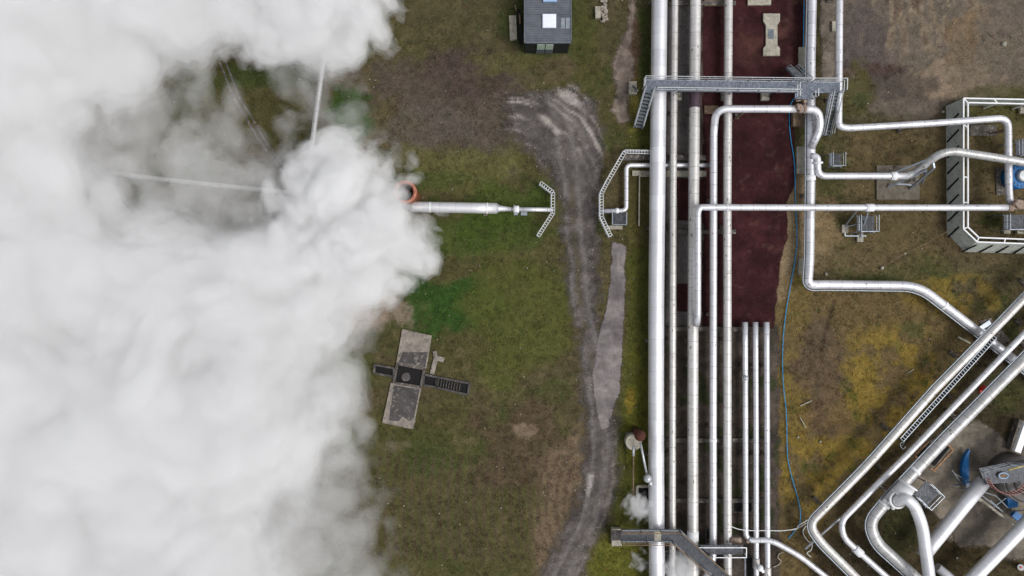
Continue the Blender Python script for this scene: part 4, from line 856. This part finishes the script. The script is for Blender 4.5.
# ------------------------------------------------------------------ small valve decks
def valve_deck(x0, y0, x1, y1, z, label, name='valve_deck', h=.8, tilt=0.0, dark=False):
    c = P((x0 + x1) / 2, (y0 + y1) / 2, 0); root = thing(name, c, label, 'platform', 'small steel valve decks')
    R = Matrix.Rotation(tilt, 3, 'Z'); hw, hh = W(x1 - x0) / 2, W(y1 - y0) / 2; cz = P((x0 + x1) / 2, (y0 + y1) / 2, z)
    cs = [cz + R @ Vector((a * hw, b * hh, 0)) for a, b in ((-1, -1), (1, -1), (1, 1), (-1, 1))]
    m = MB(); m.prism([q[:2] for q in cs], z - .05, z); m.build('deck', 'grate_dark', root)
    railing(root, cs[:2] + [cs[2]], h, post=.7, w=.035, mat='galv'); railing(root, [cs[3], cs[0]], h, post=.7, w=.035, mat='galv')
    m = MB(); [m.bar((q.x, q.y, -.05), (q.x, q.y, z), .07) for q in cs]; m.build('leg', 'galv', root)
    return root
valve_deck(829, 154, 841, 167, 1.3, 'small caged steel deck beside the branch elbow')
valve_deck(857, 216, 874, 232, 1.2, 'small steel deck under the collar of the long crossing pipe', dark=True)
valve_deck(612, 213, 626, 225, .7, 'small steel deck beside the pipe side road screen', h=.4)
valve_deck(917, 486, 935, 503, 1.9, 'steel deck tilted beside the white riser', tilt=math.radians(45))
valve_deck(1004, 215, 1030, 230, 1.4, 'steel deck below the blue valve in the fenced corner', dark=True); valve_deck(1016, 141, 1034, 156, 2.0, 'steel deck above the blue valve in the fenced corner')
for x_, y_, tx in ((844, 229, 'left foot of the caged deck stand'), (859, 238, 'right foot of the caged deck stand')):
    footing([(x_ - 3, y_ - 4), (x_ + 3, y_ - 4), (x_ + 3, y_ + 4), (x_ - 3, y_ + 4)], 'pale footing block, ' + tx)
st_ = thing('pipe_stand', P(855, 225, 0), 'angled steel stand beneath the long crossing pipe near its collar', 'stand'); m = MB()
for a, b in (((845, 226, .2), (858, 209, 2.1)), ((845, 236, .2), (866, 236, .3)), ((860, 238, .2), (868, 212, 2.0)), ((845, 226, .2), (845, 236, .2)), ((858, 224, .6), (846, 227, .3))): m.bar(P(*a), P(*b), .09)
m.build('frame', 'galv', st_)
for x_, y_ in ((1005, 231), (1018, 231)): footing(R4(x_ - 3, y_ - 3, x_ + 3, y_ + 3), 'small white footing under the corner valve deck, ' + ('nearer the fence' if x_ < 1010 else 'nearer the frame edge'), .3)
# braces of the climbing pipe
br = thing('pipe_cradle', P(910, 185, 0), 'leaning grey steel cradle that props the climbing pipe on its slab', 'frame'); m = MB()
for a, b in (((896, 172, 1.4), (926, 160, 2.8)), ((888, 187, .2), (927, 170, 2.4)), ((910, 189, .2), (934, 168, 2.6)), ((934, 168, 2.6), (933, 163, 2.7)), ((896, 184, .3), (913, 185, .5)), ((914, 181, .4), (915, 176, 1.6)), ((922, 184, .3), (926, 171, 2.3))): m.bar(P(*a), P(*b), .13, .16)
m.build('frame', 'galv', br)
# braced trestles near rusty flange on the looped pipe and the right end
m = MB(); m.ball(P(799, 107.5, 2.4), .3, 10); m.tube([P(797, 104, 2.6), P(801, 112, 2.5)], .13, 8); m.cyl(P(803, 103, 2.2), .12, .5, 12); m.bar(P(794, 106, 2.5), P(806, 105, 2.5), .07); m.bar(P(796, 101, 2.4), P(806, 100, 2.4), .1); tag(m.build('rusty_valve', 'rust_mix'), 'rusty valve body on the looped pipe below the footbridge', 'valve')
m = MB(); m.cyl(P(1017, 205, 2.2), .34, .5, 16); m.ball(P(1016, 203, 2.6), .26, 14); m.bar(P(1010, 208, 2.3), P(1024, 208, 2.3), .2); tag(m.build('rusty_valve', 'rust_mix'), 'rusty valve body where the crossing pipe meets the corner plant', 'valve')
m = MB(); m.cyl(P(747, 541, 1.0), .12, .25, 10); m.tube([P(730, 540, 1.3), P(741, 540, 1.3)], .2, 12); tag(m.build('rusty_valve', 'rust_mix'), 'rusty little valve sitting on the pipes above the lower platform', 'valve')
# blue valve body north-east
bv = thing('blue_valve', P(1022, 178, 0), 'blue ringed valve drum with a pale hub at the right edge', 'valve'); q = P(1022, 176, 1.2); qq = Vector((q.x, q.y, 0)); m = MB(); m.cyl(qq, .95, 1.2, 28); m.build('drum', 'blue', bv)
m = MB(); m.cyl(qq + Vector((0, 0, 1.2)), .55, .35, 24, .4); m.build('hub', 'rail', bv); m = MB()
for k in range(16): a = k * math.pi / 8; m.cyl(qq + Vector((.8 * math.cos(a), .8 * math.sin(a), 1.2)), .05, .09, 6)
m.build('bolts', 'galv_dark', bv)

# ------------------------------------------------------------------ well vessel south-east
vv_ = thing('round_vessel', P(1000, 478, 0), 'big round grey vessel on a blue base ring with a railed top', 'vessel')
c0 = P(998, 480, 0); R0 = 3.0
m = MB()
for (a0, a1) in ((140, 222),):
    arc = [math.radians(a0 + (a1 - a0) * k / 12) for k in range(13)]
    cr_ = P(994, 470, .6); R2 = 2.55; pts = [(cr_.x + R2 * math.cos(a), cr_.y + R2 * math.sin(a)) for a in arc] + [(cr_.x + (R2 - .5 * math.sin(math.pi * k / 12) - .05) * math.cos(arc[k]), cr_.y + (R2 - .5 * math.sin(math.pi * k / 12) - .05) * math.sin(arc[k])) for k in range(12, -1, -1)]
    m.prism(pts, .3, .65)
m.build('base_ring', 'blue', vv_); m = MB(); m.bar(P(1011, 494, .6), P(1012, 507, .5), .8, .3); m.build('blue_guard', 'blue', vv_); m = MB(); m.bar(P(1013, 513, .4), P(1019, 518, .4), .55, .3); m.build('blue_guard', 'blue', vv_)
m = MB(); m.cyl(c0 + Vector((.75, .5, 0)), 1.75, 2.2, 40); m.build('shell', 'vessel', vv_)
m = MB(); ct = c0 + Vector((.75, .5, 2.2)); m.cyl(ct, 1.65, .12, 40, 1.5); m.cyl(ct + Vector((0, 0, .12)), 1.1, .12, 30, .9); hd = m.build('head', 'vessel', vv_)
q = P(1003, 475.5, 2.6); m = MB(); ring = [q + Vector((.36 * math.cos(a * .314), .22 * math.sin(a * .314), .05)) for a in range(21)]; m.tube(ring, .045, 8); m.build('manhole', 'skyblue', vv_); m = MB(); m.prism([(p.x, p.y) for p in ring[:-1]], q.z - .3, q.z + .02); m.build('manhole_lid', 'wood', vv_)
arc = [P(985 + 0, 478, 2.7)]; ac = P(1007, 470, 2.7); arc = [ac + Vector((1.75 * math.cos(math.radians(d_)), 1.75 * math.sin(math.radians(d_)), 0)) for d_ in range(200, 325, 8)]
railing(vv_, arc, .55, 'red_guard', 'redrail', .4, .05); m = MB()
for a, b in zip(arc[:-1], arc[1:]): m.bar(a, b, .12, .05)
m.build('gangway', 'redrail', vv_)
railing(vv_, [P(978, 470, 2.5), P(1005, 463, 2.5), P(1040, 466, 2.5)], .8, 'handrail', 'galv_dark', .8, .03); railing(vv_, [P(978, 470, 2.5), P(980, 478, 2.5)], .8, 'handrail', 'galv_dark', .8, .03)
m = MB(); m.prism([P(x, y, 2.4)[:2] for x, y in ((978, 468), (1008, 462), (1050, 462), (1050, 480), (985, 484))], 2.42, 2.48); m.build('deck', 'grate_dark', vv_)
m = MB(); m.tube([P(1008, 470, 2.9), P(1035, 463, 2.9)], .07, 8); tag(m.build('pale_pole', 'yellow'), 'slim pale pole lying over the vessel deck', 'pole')
m = MB(); m.tube([P(980, 499, 1.4), P(1013, 524.5, .9)], .11, 10); m.tube([P(974, 497, 1.4), P(981, 500, 1.4)], .16, 10); tag(m.build('drain_tube', 'conc'), 'slim cream tube slanting from the vessel to the thick pipe', 'pipe')
m = MB(); m.bar(P(1016.5, 452, 1.6), P(1027, 422, 1.6), .5, .3); o = m.build('white_duct', 'white'); tag(o, 'white boxed duct leaning at the right edge above the vessel', 'duct'); m = MB(); m.bar(P(1012, 450, .3), P(1021, 420, .3), .7, .6); tag(m.build('plinth', 'conc_dark'), 'grey concrete plinth beneath the white duct', 'plinth')
m = MB()
for (a, b) in (((950, 486), (962, 485)), ((962, 485), (996, 496)), ((975, 490), (1003, 512)), ((950, 486), (975, 481)), ((955, 474), (970, 482)), ((952, 470), (962, 485)), ((958, 488), (975, 490)), ((990, 500), (1003, 512)), ((996, 496), (1008, 508)), ((992, 508), (1006, 498)), ((1010, 512), (1024, 510))): m.bar(P(a[0], a[1], .9), P(b[0], b[1], 1.0), .06)
tag(m.build('tube_rack', 'galv_dark'), 'tangle of thin dark steel tubes around the vessel foot', 'rack')
for (x_, y_, r, tx) in ((968.5, 486.5, .2, 'left of the vessel foot'),): m = MB(); m.cyl(P(x_, y_, .1), .1, 1.0, 10); m.ball(P(x_, y_, 1.2), r, 12); tag(m.build('gauge', 'white'), 'small white gauge head ' + tx, 'gauge')

# rusty cradle under the thick diagonal
cr = thing('rusty_cradle', P(935, 455, 0), 'rusty brown timber cradle under the thick diagonal pipe', 'cradle'); m = MB()
for a, b in (((914, 455), (928, 442)), ((914, 455), (920, 462)), ((934, 470), (953, 450)), ((928, 442), (922, 436)), ((953, 450), (947, 444)), ((936, 472), (930, 468))): m.bar(P(a[0], a[1], .9), P(b[0], b[1], .9), .12)
m.build('frame', 'rust_tan', cr)
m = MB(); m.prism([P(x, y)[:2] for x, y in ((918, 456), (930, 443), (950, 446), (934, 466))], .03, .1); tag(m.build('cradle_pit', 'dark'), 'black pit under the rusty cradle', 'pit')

# cable ladder
def smooth_path(pts, n=8):
    out = []; p = [pts[0]] + list(pts) + [pts[-1]]
    for i in range(1, len(p) - 2):
        a, b, c, d = p[i - 1], p[i], p[i + 1], p[i + 2]
        for k in range(n):
            t_ = k / n; out.append(b * 1.0 + (c - a) * .5 * t_ + (a - 2.5 * b + 2 * c - .5 * d) * t_ ** 2 + (-.5 * a + 1.5 * b - 1.5 * c + .5 * d) * t_ ** 3)
    out.append(p[-2]); return out
cl2 = thing('cable_ladder', P(940, 395, 0), 'narrow dark cable ladder running between two diagonal pipes', 'cable ladder'); a, b = P(995, 337, 1.7), P(902, 440, 1.7); d = (b - a).normalized(); nr = Vector((-d.y, d.x, 0))
m = MB()
for sg in (-1, 1): m.bar(a + nr * .17 * sg, b + nr * .17 * sg, .035)
e2 = P(905, 449, 1.7); m.tube(smooth_path([b + nr * .17, P(900, 444, 1.7), P(903, 449, 1.7), P(906, 446, 1.7)]), .025, 6); m.tube(smooth_path([b - nr * .17, P(904, 442, 1.7), P(901, 447, 1.5)]), .025, 6); m.build('rail', 'galv', cl2)
m = MB(); L = (b - a).length; k = 0
while k < L: q = a + d * k; m.bar(q - nr * .15, q + nr * .15, .07, .05); k += .24
m.build('rungs', 'galv_dark', cl2); m = MB(); m.bar(a + Vector((0, 0, -.1)), b + Vector((0, 0, -.1)), .28, .04); m.build('tray', 'dark', cl2)
m = MB()
for k in (0, .33, .66, 1): q = a.lerp(b, k); m.bar((q.x, q.y, 0), q, .08)
m.build('post', 'galv_dark', cl2)
m = MB(); m.tube([P(866, 497, 1.3), P(838, 520, 1.2), P(805, 549, 1.1)], .09, 10); tag(m.build('tie_pipe', 'rail'), 'thin grey tie pipe slanting beneath the diagonal pipes', 'pipe')
m = MB(); m.ball(P(983, 388, 1.0), .24, 14); m.cyl(P(983, 388.5, 0), .12, .9, 10); m.box(P(981.5, 391, .7), (.3, .35, .2)); tag(m.build('red_valve', 'red'), 'small red valve head between two diagonal pipes', 'valve')
m = MB(); m.bar(P(975, 332, .1), P(990, 322, .1), .35, .1); m.bar(P(979, 330, .2), P(990, 331, .2), .15); tag(m.build('metal_offcut', 'galv'), 'grey metal offcut lying under the outer diagonal pipe', 'offcut'); m = MB(); m.bar(P(958, 337, .1), P(970, 343, .1), .16, .1); tag(m.build('pale_board', 'conc'), 'short pale board on the soil beside the pipe corner', 'board')
slab('side_slab', [(978, 321), (990, 318), (1010, 340), (1000, 345)], .06, 'conc_dark', 'dark slab under the crossing of the diagonal pipes')

# ------------------------------------------------------------------ hoses, wires, odds
m = MB(); m.tube(smooth_path([P(x, y, .1) for x, y in ((804, 0), (803, 60), (801, 88), (791, 104), (789.3, 122), (791, 140), (794.5, 165), (795.6, 205), (797, 240), (795, 260), (791.5, 280), (786, 312), (782.8, 345), (783, 380), (786.3, 414), (787.5, 455), (792, 478), (797, 495), (800.3, 511), (799.5, 524), (793, 533), (788, 539))]), .036, 8)
tag(m.build('blue_hose', 'hose'), 'long thin blue hose snaking along the edge of the red bed', 'hose')
m = MB(); m.tube(smooth_path([P(x, y, z) for x, y, z in ((728, 525, 1.6), (738, 529, 1.3), (750, 530.5, 1.2), (768, 530.5, 1.2), (780, 530.8, 1.0), (792, 529.5, .5), (800, 527, .4), (806, 523, .6))]), .03, 6); m.tube(smooth_path([P(x, y, .15) for x, y in ((790, 530), (797, 529), (798, 526), (806, 521), (811, 518))]), .03, 6)
tag(m.build('white_hose', 'white'), 'thin white hose draped across the three short pipes', 'hose')
m = MB(); m.tube(smooth_path([P(x, y, .15) for x, y in ((806, 526), (803, 532), (807, 540), (812, 544), (811, 550), (807, 553), (811, 557))]), .035, 6); tag(m.build('rope', 'white'), 'crooked white rope on the soil below the outer diagonal elbow', 'rope')
m = MB(); m.tube(smooth_path([P(x, y, .15) for x, y in ((784, 552), (779, 554), (778, 558), (781, 561), (778, 565), (773, 567))]), .04, 6); tag(m.build('rope', 'conc'), 'crooked pale rope beside the last short pipe', 'rope')
m = MB(); m.tube([P(883, 267, .15), P(895, 259, .35), P(905, 254, .3), (P(925, 244, .2)), P(948, 231, .9)], .025, 6); tag(m.build('guy_wire', 'wood'), 'thin tan guy wire running from the fence corner over the soil', 'wire'); m = MB(); m.ball(P(905, 253.5, .3), .09, 8); m.ball(P(882, 268, .1), .15, 8); tag(m.build('wire_anchor', 'conc'), 'pale anchor knobs on the guy wire', 'anchor')
odds = [((1004, 44), .28, 'pale lump on the dirt near the top right'), ((943, 112), .16, 'white lump by the fence corner'), ((826, 274), .18, 'white pebble cluster near the pipe corner'), ((798, 437), .14, 'white stone on the moss beside the blue hose'), ((820, 442), .14, 'white stone on the moss by the outer diagonal pipe'), ((501, 508), .1, 'tiny white stone in the field by the bend of the track'), ((957, 558), .12, 'white stone in the dark corner below the well pipe'), ((527, 268), .08, 'tiny white stone beside the track')]
for (x_, y_), r, lb in odds:
    r *= .75; m = MB(); m.ball(P(x_, y_, r * .3), r, 7); 
    m.v = [(vx + random.uniform(-.2, .2) * r, vy + random.uniform(-.2, .2) * r, vz) for vx, vy, vz in m.v]; tag(m.build('stone', 'conc'), lb, 'stone', 'single pale stones')
for a, b, lb in (((800, 406), (812, 400.5), 'pale stick on the soil beside the blue hose'), ((800, 417), (806, 428), 'shorter pale stick below the first one'), ((908, 373), (914, 369), 'short pale stick on the yellow moss')):
    m = MB(); m.bar(P(*a, .08), P(*b, .1), .06); tag(m.build('stick', 'conc'), lb, 'stick', 'pale sticks on the moss')

# ------------------------------------------------------------------ steam
import openvdb
def steam_mat(name, dens, aniso=-0.25):
    t = NT(name); v = t.new('ShaderNodeVolumePrincipled'); v.inputs['Color'].default_value = (1, 1, 1, 1); v.inputs['Density'].default_value = dens; v.inputs['Anisotropy'].default_value = aniso
    t.l(v.outputs[0], t.out.inputs['Volume']); return t.m
def hull(F, org, vox, iso, name, mat, parent=None):
    g = openvdb.FloatGrid(-1.0); g.copyFromArray(F.astype(np.float32)); pts, quads = g.convertToQuads(iso)
    pts = pts * np.array(vox) + np.array(org); quads = quads[:, ::-1]
    me = bpy.data.meshes.new(name); me.vertices.add(len(pts)); me.vertices.foreach_set('co', pts.ravel().astype(np.float32))
    me.loops.add(quads.size); me.loops.foreach_set('vertex_index', quads.ravel().astype(np.int32)); me.polygons.add(len(quads))
    me.polygons.foreach_set('loop_start', (np.arange(len(quads)) * 4).astype(np.int32)); me.polygons.foreach_set('use_smooth', [True] * len(quads)); me.update(calc_edges=True)
    me.materials.append(mat); o = bpy.data.objects.new(name, me); col.objects.link(o)
    if parent: o.parent = parent
    return o
_G = {}
def gnoise(x, y, z, seed):
    """gradient noise, about -0.6..0.6"""
    if seed not in _G:
        g = np.random.default_rng(seed).normal(size=(32, 32, 32, 3)).astype(np.float32); _G[seed] = g / np.linalg.norm(g, axis=3, keepdims=True)
    g = _G[seed]; xi = np.floor(x).astype(np.int32); yi = np.floor(y).astype(np.int32); zi = np.floor(z).astype(np.int32)
    fx, fy, fz = (x - xi).astype(np.float32), (y - yi).astype(np.float32), (z - zi).astype(np.float32)
    q = lambda t: t * t * t * (t * (t * 6 - 15) + 10)
    u, v, w_ = q(fx), q(fy), q(fz); r = 0
    for i in (0, 1):
        for j in (0, 1):
            for k in (0, 1):
                gg = g[(xi + i) & 31, (yi + j) & 31, (zi + k) & 31]
                d = gg[..., 0] * (fx - i) + gg[..., 1] * (fy - j) + gg[..., 2] * (fz - k)
                r = r + d * (u if i else 1 - u) * (v if j else 1 - v) * (w_ if k else 1 - w_)
    return r
def billow(x, y, z, scale, octs, seed):
    """rounded puffs with sharp creases; every octave turned"""
    wx = gnoise(x / 9, y / 9, z / 9, seed + 90); wy = gnoise(x / 9 + 7, y / 9, z / 9, seed + 91)
    x, y = x + wx * 2.5, y + wy * 2.5
    r = 0; amp = .5; f = 1 / scale; tot = 0
    for o_ in range(octs):
        a = 0.7 + o_ * 1.1; X = x * math.cos(a) - y * math.sin(a); Y = x * math.sin(a) + y * math.cos(a); Zt = z + 0.35 * X; X = X - 0.35 * z
        r = r + amp * np.abs(gnoise(X * f + o_ * 5.1, Y * f + o_ * 3.3, Zt * f + o_ * 7.7, seed + o_)) * 2.2; tot += amp; amp *= .5; f *= 2.13
    return r / tot
def steam(name, blobs, bounds, vox, shells, label, cat, amp=1.0, scale=4.0, seed=600, octs=5, bias=0.42):
    """blobs: (px,py,z, r, rz) metres radii: union of soft ellipsoids eroded by billowing noise"""
    (x0, x1), (y0, y1), (z0, z1) = bounds
    xs = np.arange(x0, x1, vox); ys = np.arange(y0, y1, vox); zs = np.arange(z0, z1, vox)
    X, Y, Z = [a.astype(np.float32) for a in np.meshgrid(xs, ys, zs, indexing='ij')]
    F = np.full(X.shape, -3.0, np.float32)
    for (bx, by, bz, r, rz) in blobs:
        c = P(bx, by, bz); q = 1 - np.sqrt(((X - c.x) / r) ** 2 + ((Y - c.y) / r) ** 2 + ((Z - bz) / rz) ** 2)
        q = q * r * 0.5
        F = np.logaddexp(F * 3, q * 3) / 3
    F = F - math.log(2.2) / 3; near = (F > -2.2) & (F < 3.2)
    F[near] += (billow(X[near], Y[near], Z[near], scale, octs, seed) - bias) * amp * 4.2
    F[0, :, :] = F[-1, :, :] = -3; F[:, 0, :] = F[:, -1, :] = -3; F[:, :, 0] = F[:, :, -1] = -3
    root = None
    for i, (iso, dens, nm) in enumerate(shells):
        o_ = hull(F, (x0, y0, z0), vox, iso, name if i == 0 else nm, steam_mat(name + '_' + nm, dens), root)
        if i == 0: root = tag(o_, label, cat, kind='stuff')
    return root
Bm = [(60, 30, 7, 7, 4), (0, 0, 7, 9, 5), (165, 15, 7, 5.2, 3.5), (240, 12, 7, 3.8, 3), (300, 16, 7.5, 3.9, 3.4), (338, 12, 7.5, 3.4, 3), (357, 12, 7.5, 2.9, 2.4), (372, 30, 7.2, 1.9, 1.8), (318, 40, 7.2, 2.2, 1.8), (10, 110, 7, 6.5, 4), (85, 70, 7, 5, 3), (130, 60, 7, 3.6, 2.5),
    (325, 262, 7, 4.0, 3.2), (300, 310, 7.5, 5.6, 4.2), (348, 300, 7, 3, 2.6), (360, 345, 7, 2.0, 2.0), (235, 310, 8, 6.6, 4.6), (160, 300, 8, 7, 5), (60, 280, 8, 7.5, 5),
    (338, 372, 7, 2.8, 2.4), (300, 385, 7, 4.6, 4), (243, 430, 8, 6.8, 5), (140, 430, 8, 10, 6), (20, 440, 8, 11, 6), (190, 530, 8, 7.2, 4.5), (130, 570, 8, 10, 5), (20, 570, 8, 11, 6), (290, 440, 7, 3.4, 3), (20, 200, 8, 6.5, 4), (-60, 60, 8, 11, 6), (-60, 300, 8, 13, 6), (-60, 500, 8, 12, 6), (100, 650, 8, 10, 5), (190, 630, 8, 8, 4), (130, -60, 8, 9, 5), (280, -50, 8, 6, 4)]
steam('steam_cloud', Bm, ((-52, -3), (-27, 27), (1.8, 14)), 0.2, [(0.0, 0.05, 'veil'), (0.3, 0.10, 'haze_layer'), (0.65, 0.2, 'body'), (1.2, 0.26, 'core')], 'huge billowing white steam cloud covering the left third of the site', 'steam', 0.5, 5.6, 600, octs=6, bias=.34)
Bc = [(336, 200, 6.0, 4.0, 3.2), (306, 192, 6, 2.3, 2.2), (352, 172, 6, 2.6, 2.2), (318, 168, 6, 1.7, 1.6), (380, 212, 5.8, 2.7, 2.4), (410, 240, 5.6, 2.4, 2.0), (430, 258, 5.4, 1.5, 1.2), (402, 266, 5.6, 1.9, 1.7), (345, 250, 6.6, 4.3, 3.2), (368, 288, 6, 2.2, 1.9), (390, 194, 4.9, 1.6, 1.3), (300, 230, 6, 3, 2.4)]
steam('stack_steam', Bc, ((-20.5, -3.5), (-4, 13), (2, 11)), 0.14, [(0.0, 0.18, 'veil'), (0.2, 0.35, 'body'), (0.55, 0.6, 'core')], 'dense bright steam puff boiling up beside the orange rimmed stack', 'steam', .42, 3.0, 620, octs=6, bias=.3)
Bt = [(300, 10, 6.5, 3.6, 2.8), (345, 8, 6.4, 2.9, 2.4), (365, 26, 6.2, 1.9, 1.7), (325, 38, 6.2, 1.9, 1.7), (270, 30, 6.4, 2.6, 2.2), (375, -4, 6.2, 1.7, 1.6), (330, -30, 6.5, 4.5, 3), (240, 14, 6.5, 2.8, 2.4), (350, 46, 6.1, 1.2, 1.0)]
steam('upper_steam', Bt, ((-24, -5.5), (13.5, 25.5), (2.5, 10.5)), 0.15, [(0.0, 0.18, 'veil'), (0.2, 0.32, 'body'), (0.55, 0.5, 'core')], 'dense bright steam lobe at the top edge, hiding the end of the short grey pipe', 'steam', .42, 3.0, 680, octs=6, bias=.3)
Bv = [(140, 130, 5, 4.0, 1.6), (110, 160, 5, 4.2, 1.8), (215, 115, 5, 2.6, 1.0), (200, 185, 5, 4.6, 2), (265, 175, 4.5, 2.6, 1.3), (240, 220, 5, 3.5, 2), (325, 115, 4.5, 2.2, 1.1), (345, 140, 4.5, 1.6, 1.0), (300, 92, 4.5, 1.8, .8), (70, 180, 6, 5, 2.2), (392, 285, 4, 1.5, .9), (370, 150, 4, 1.2, .7)]
steam('thin_steam', Bv, ((-44, -6), (-30, 18), (1.6, 9)), 0.2, [(-0.15, 0.045, 'veil'), (0.15, 0.07, 'wisp'), (0.6, .10, 'knot')], 'thin see-through steam veil drifting along the edge of the cloud', 'steam', 0.7, 3.4, 640, bias=.28)
Be = [(300, 460, 6, 4.6, 2.6), (315, 500, 6, 4.0, 2.4), (280, 530, 6.5, 5.2, 3), (325, 550, 6, 3.9, 2.2), (300, 590, 6, 5, 2.8), (350, 600, 6, 3.6, 2.2), (345, 465, 5.5, 2.4, 1.8), (360, 520, 5.5, 2.0, 1.6), (350, 425, 6, 1.3, 1.1), (250, 480, 7, 5, 3)]
steam('edge_steam', Be, ((-27, -6), (-28, -5), (2, 10.5)), 0.18, [(-0.15, 0.03, 'veil'), (0.1, 0.04, 'wisp'), (0.4, .05, 'fold'), (0.9, .07, 'knot')], 'thin grey steam fading out over the grass at the lower right edge of the cloud', 'steam', 0.55, 2.6, 700, octs=6, bias=.32)
Bp = [(640, 507, 1.0, .42, .5), (636, 503, 1.6, .38, .4), (642, 511, .8, .45, .4)]
steam('steam_puff', Bp, ((8, 13), (-20, -14), (.2, 3.2)), 0.07, [(0.02, 0.25, 'wisp'), (.12, .6, 'core')], 'small steam puff rising from the drain pit beside the widest pipe', 'steam', .16, .7, 660, bias=-.05)
Bp = [(680, 562, 1.0, .7, .6), (684, 571, 1.2, .6, .6), (677, 579, .9, .6, .6), (641, 562, .8, .5, .4)]
steam('steam_puff', Bp, ((9, 16), (-26, -19), (.2, 2.4)), 0.07, [(0.02, 0.4, 'wisp'), (.15, 1.0, 'core')], 'small steam puff between the pipes below the slanting footbridge', 'steam', .2, .8, 670, bias=0.0)
for o in bpy.data.objects:
    if '_w' in o: del o['_w']
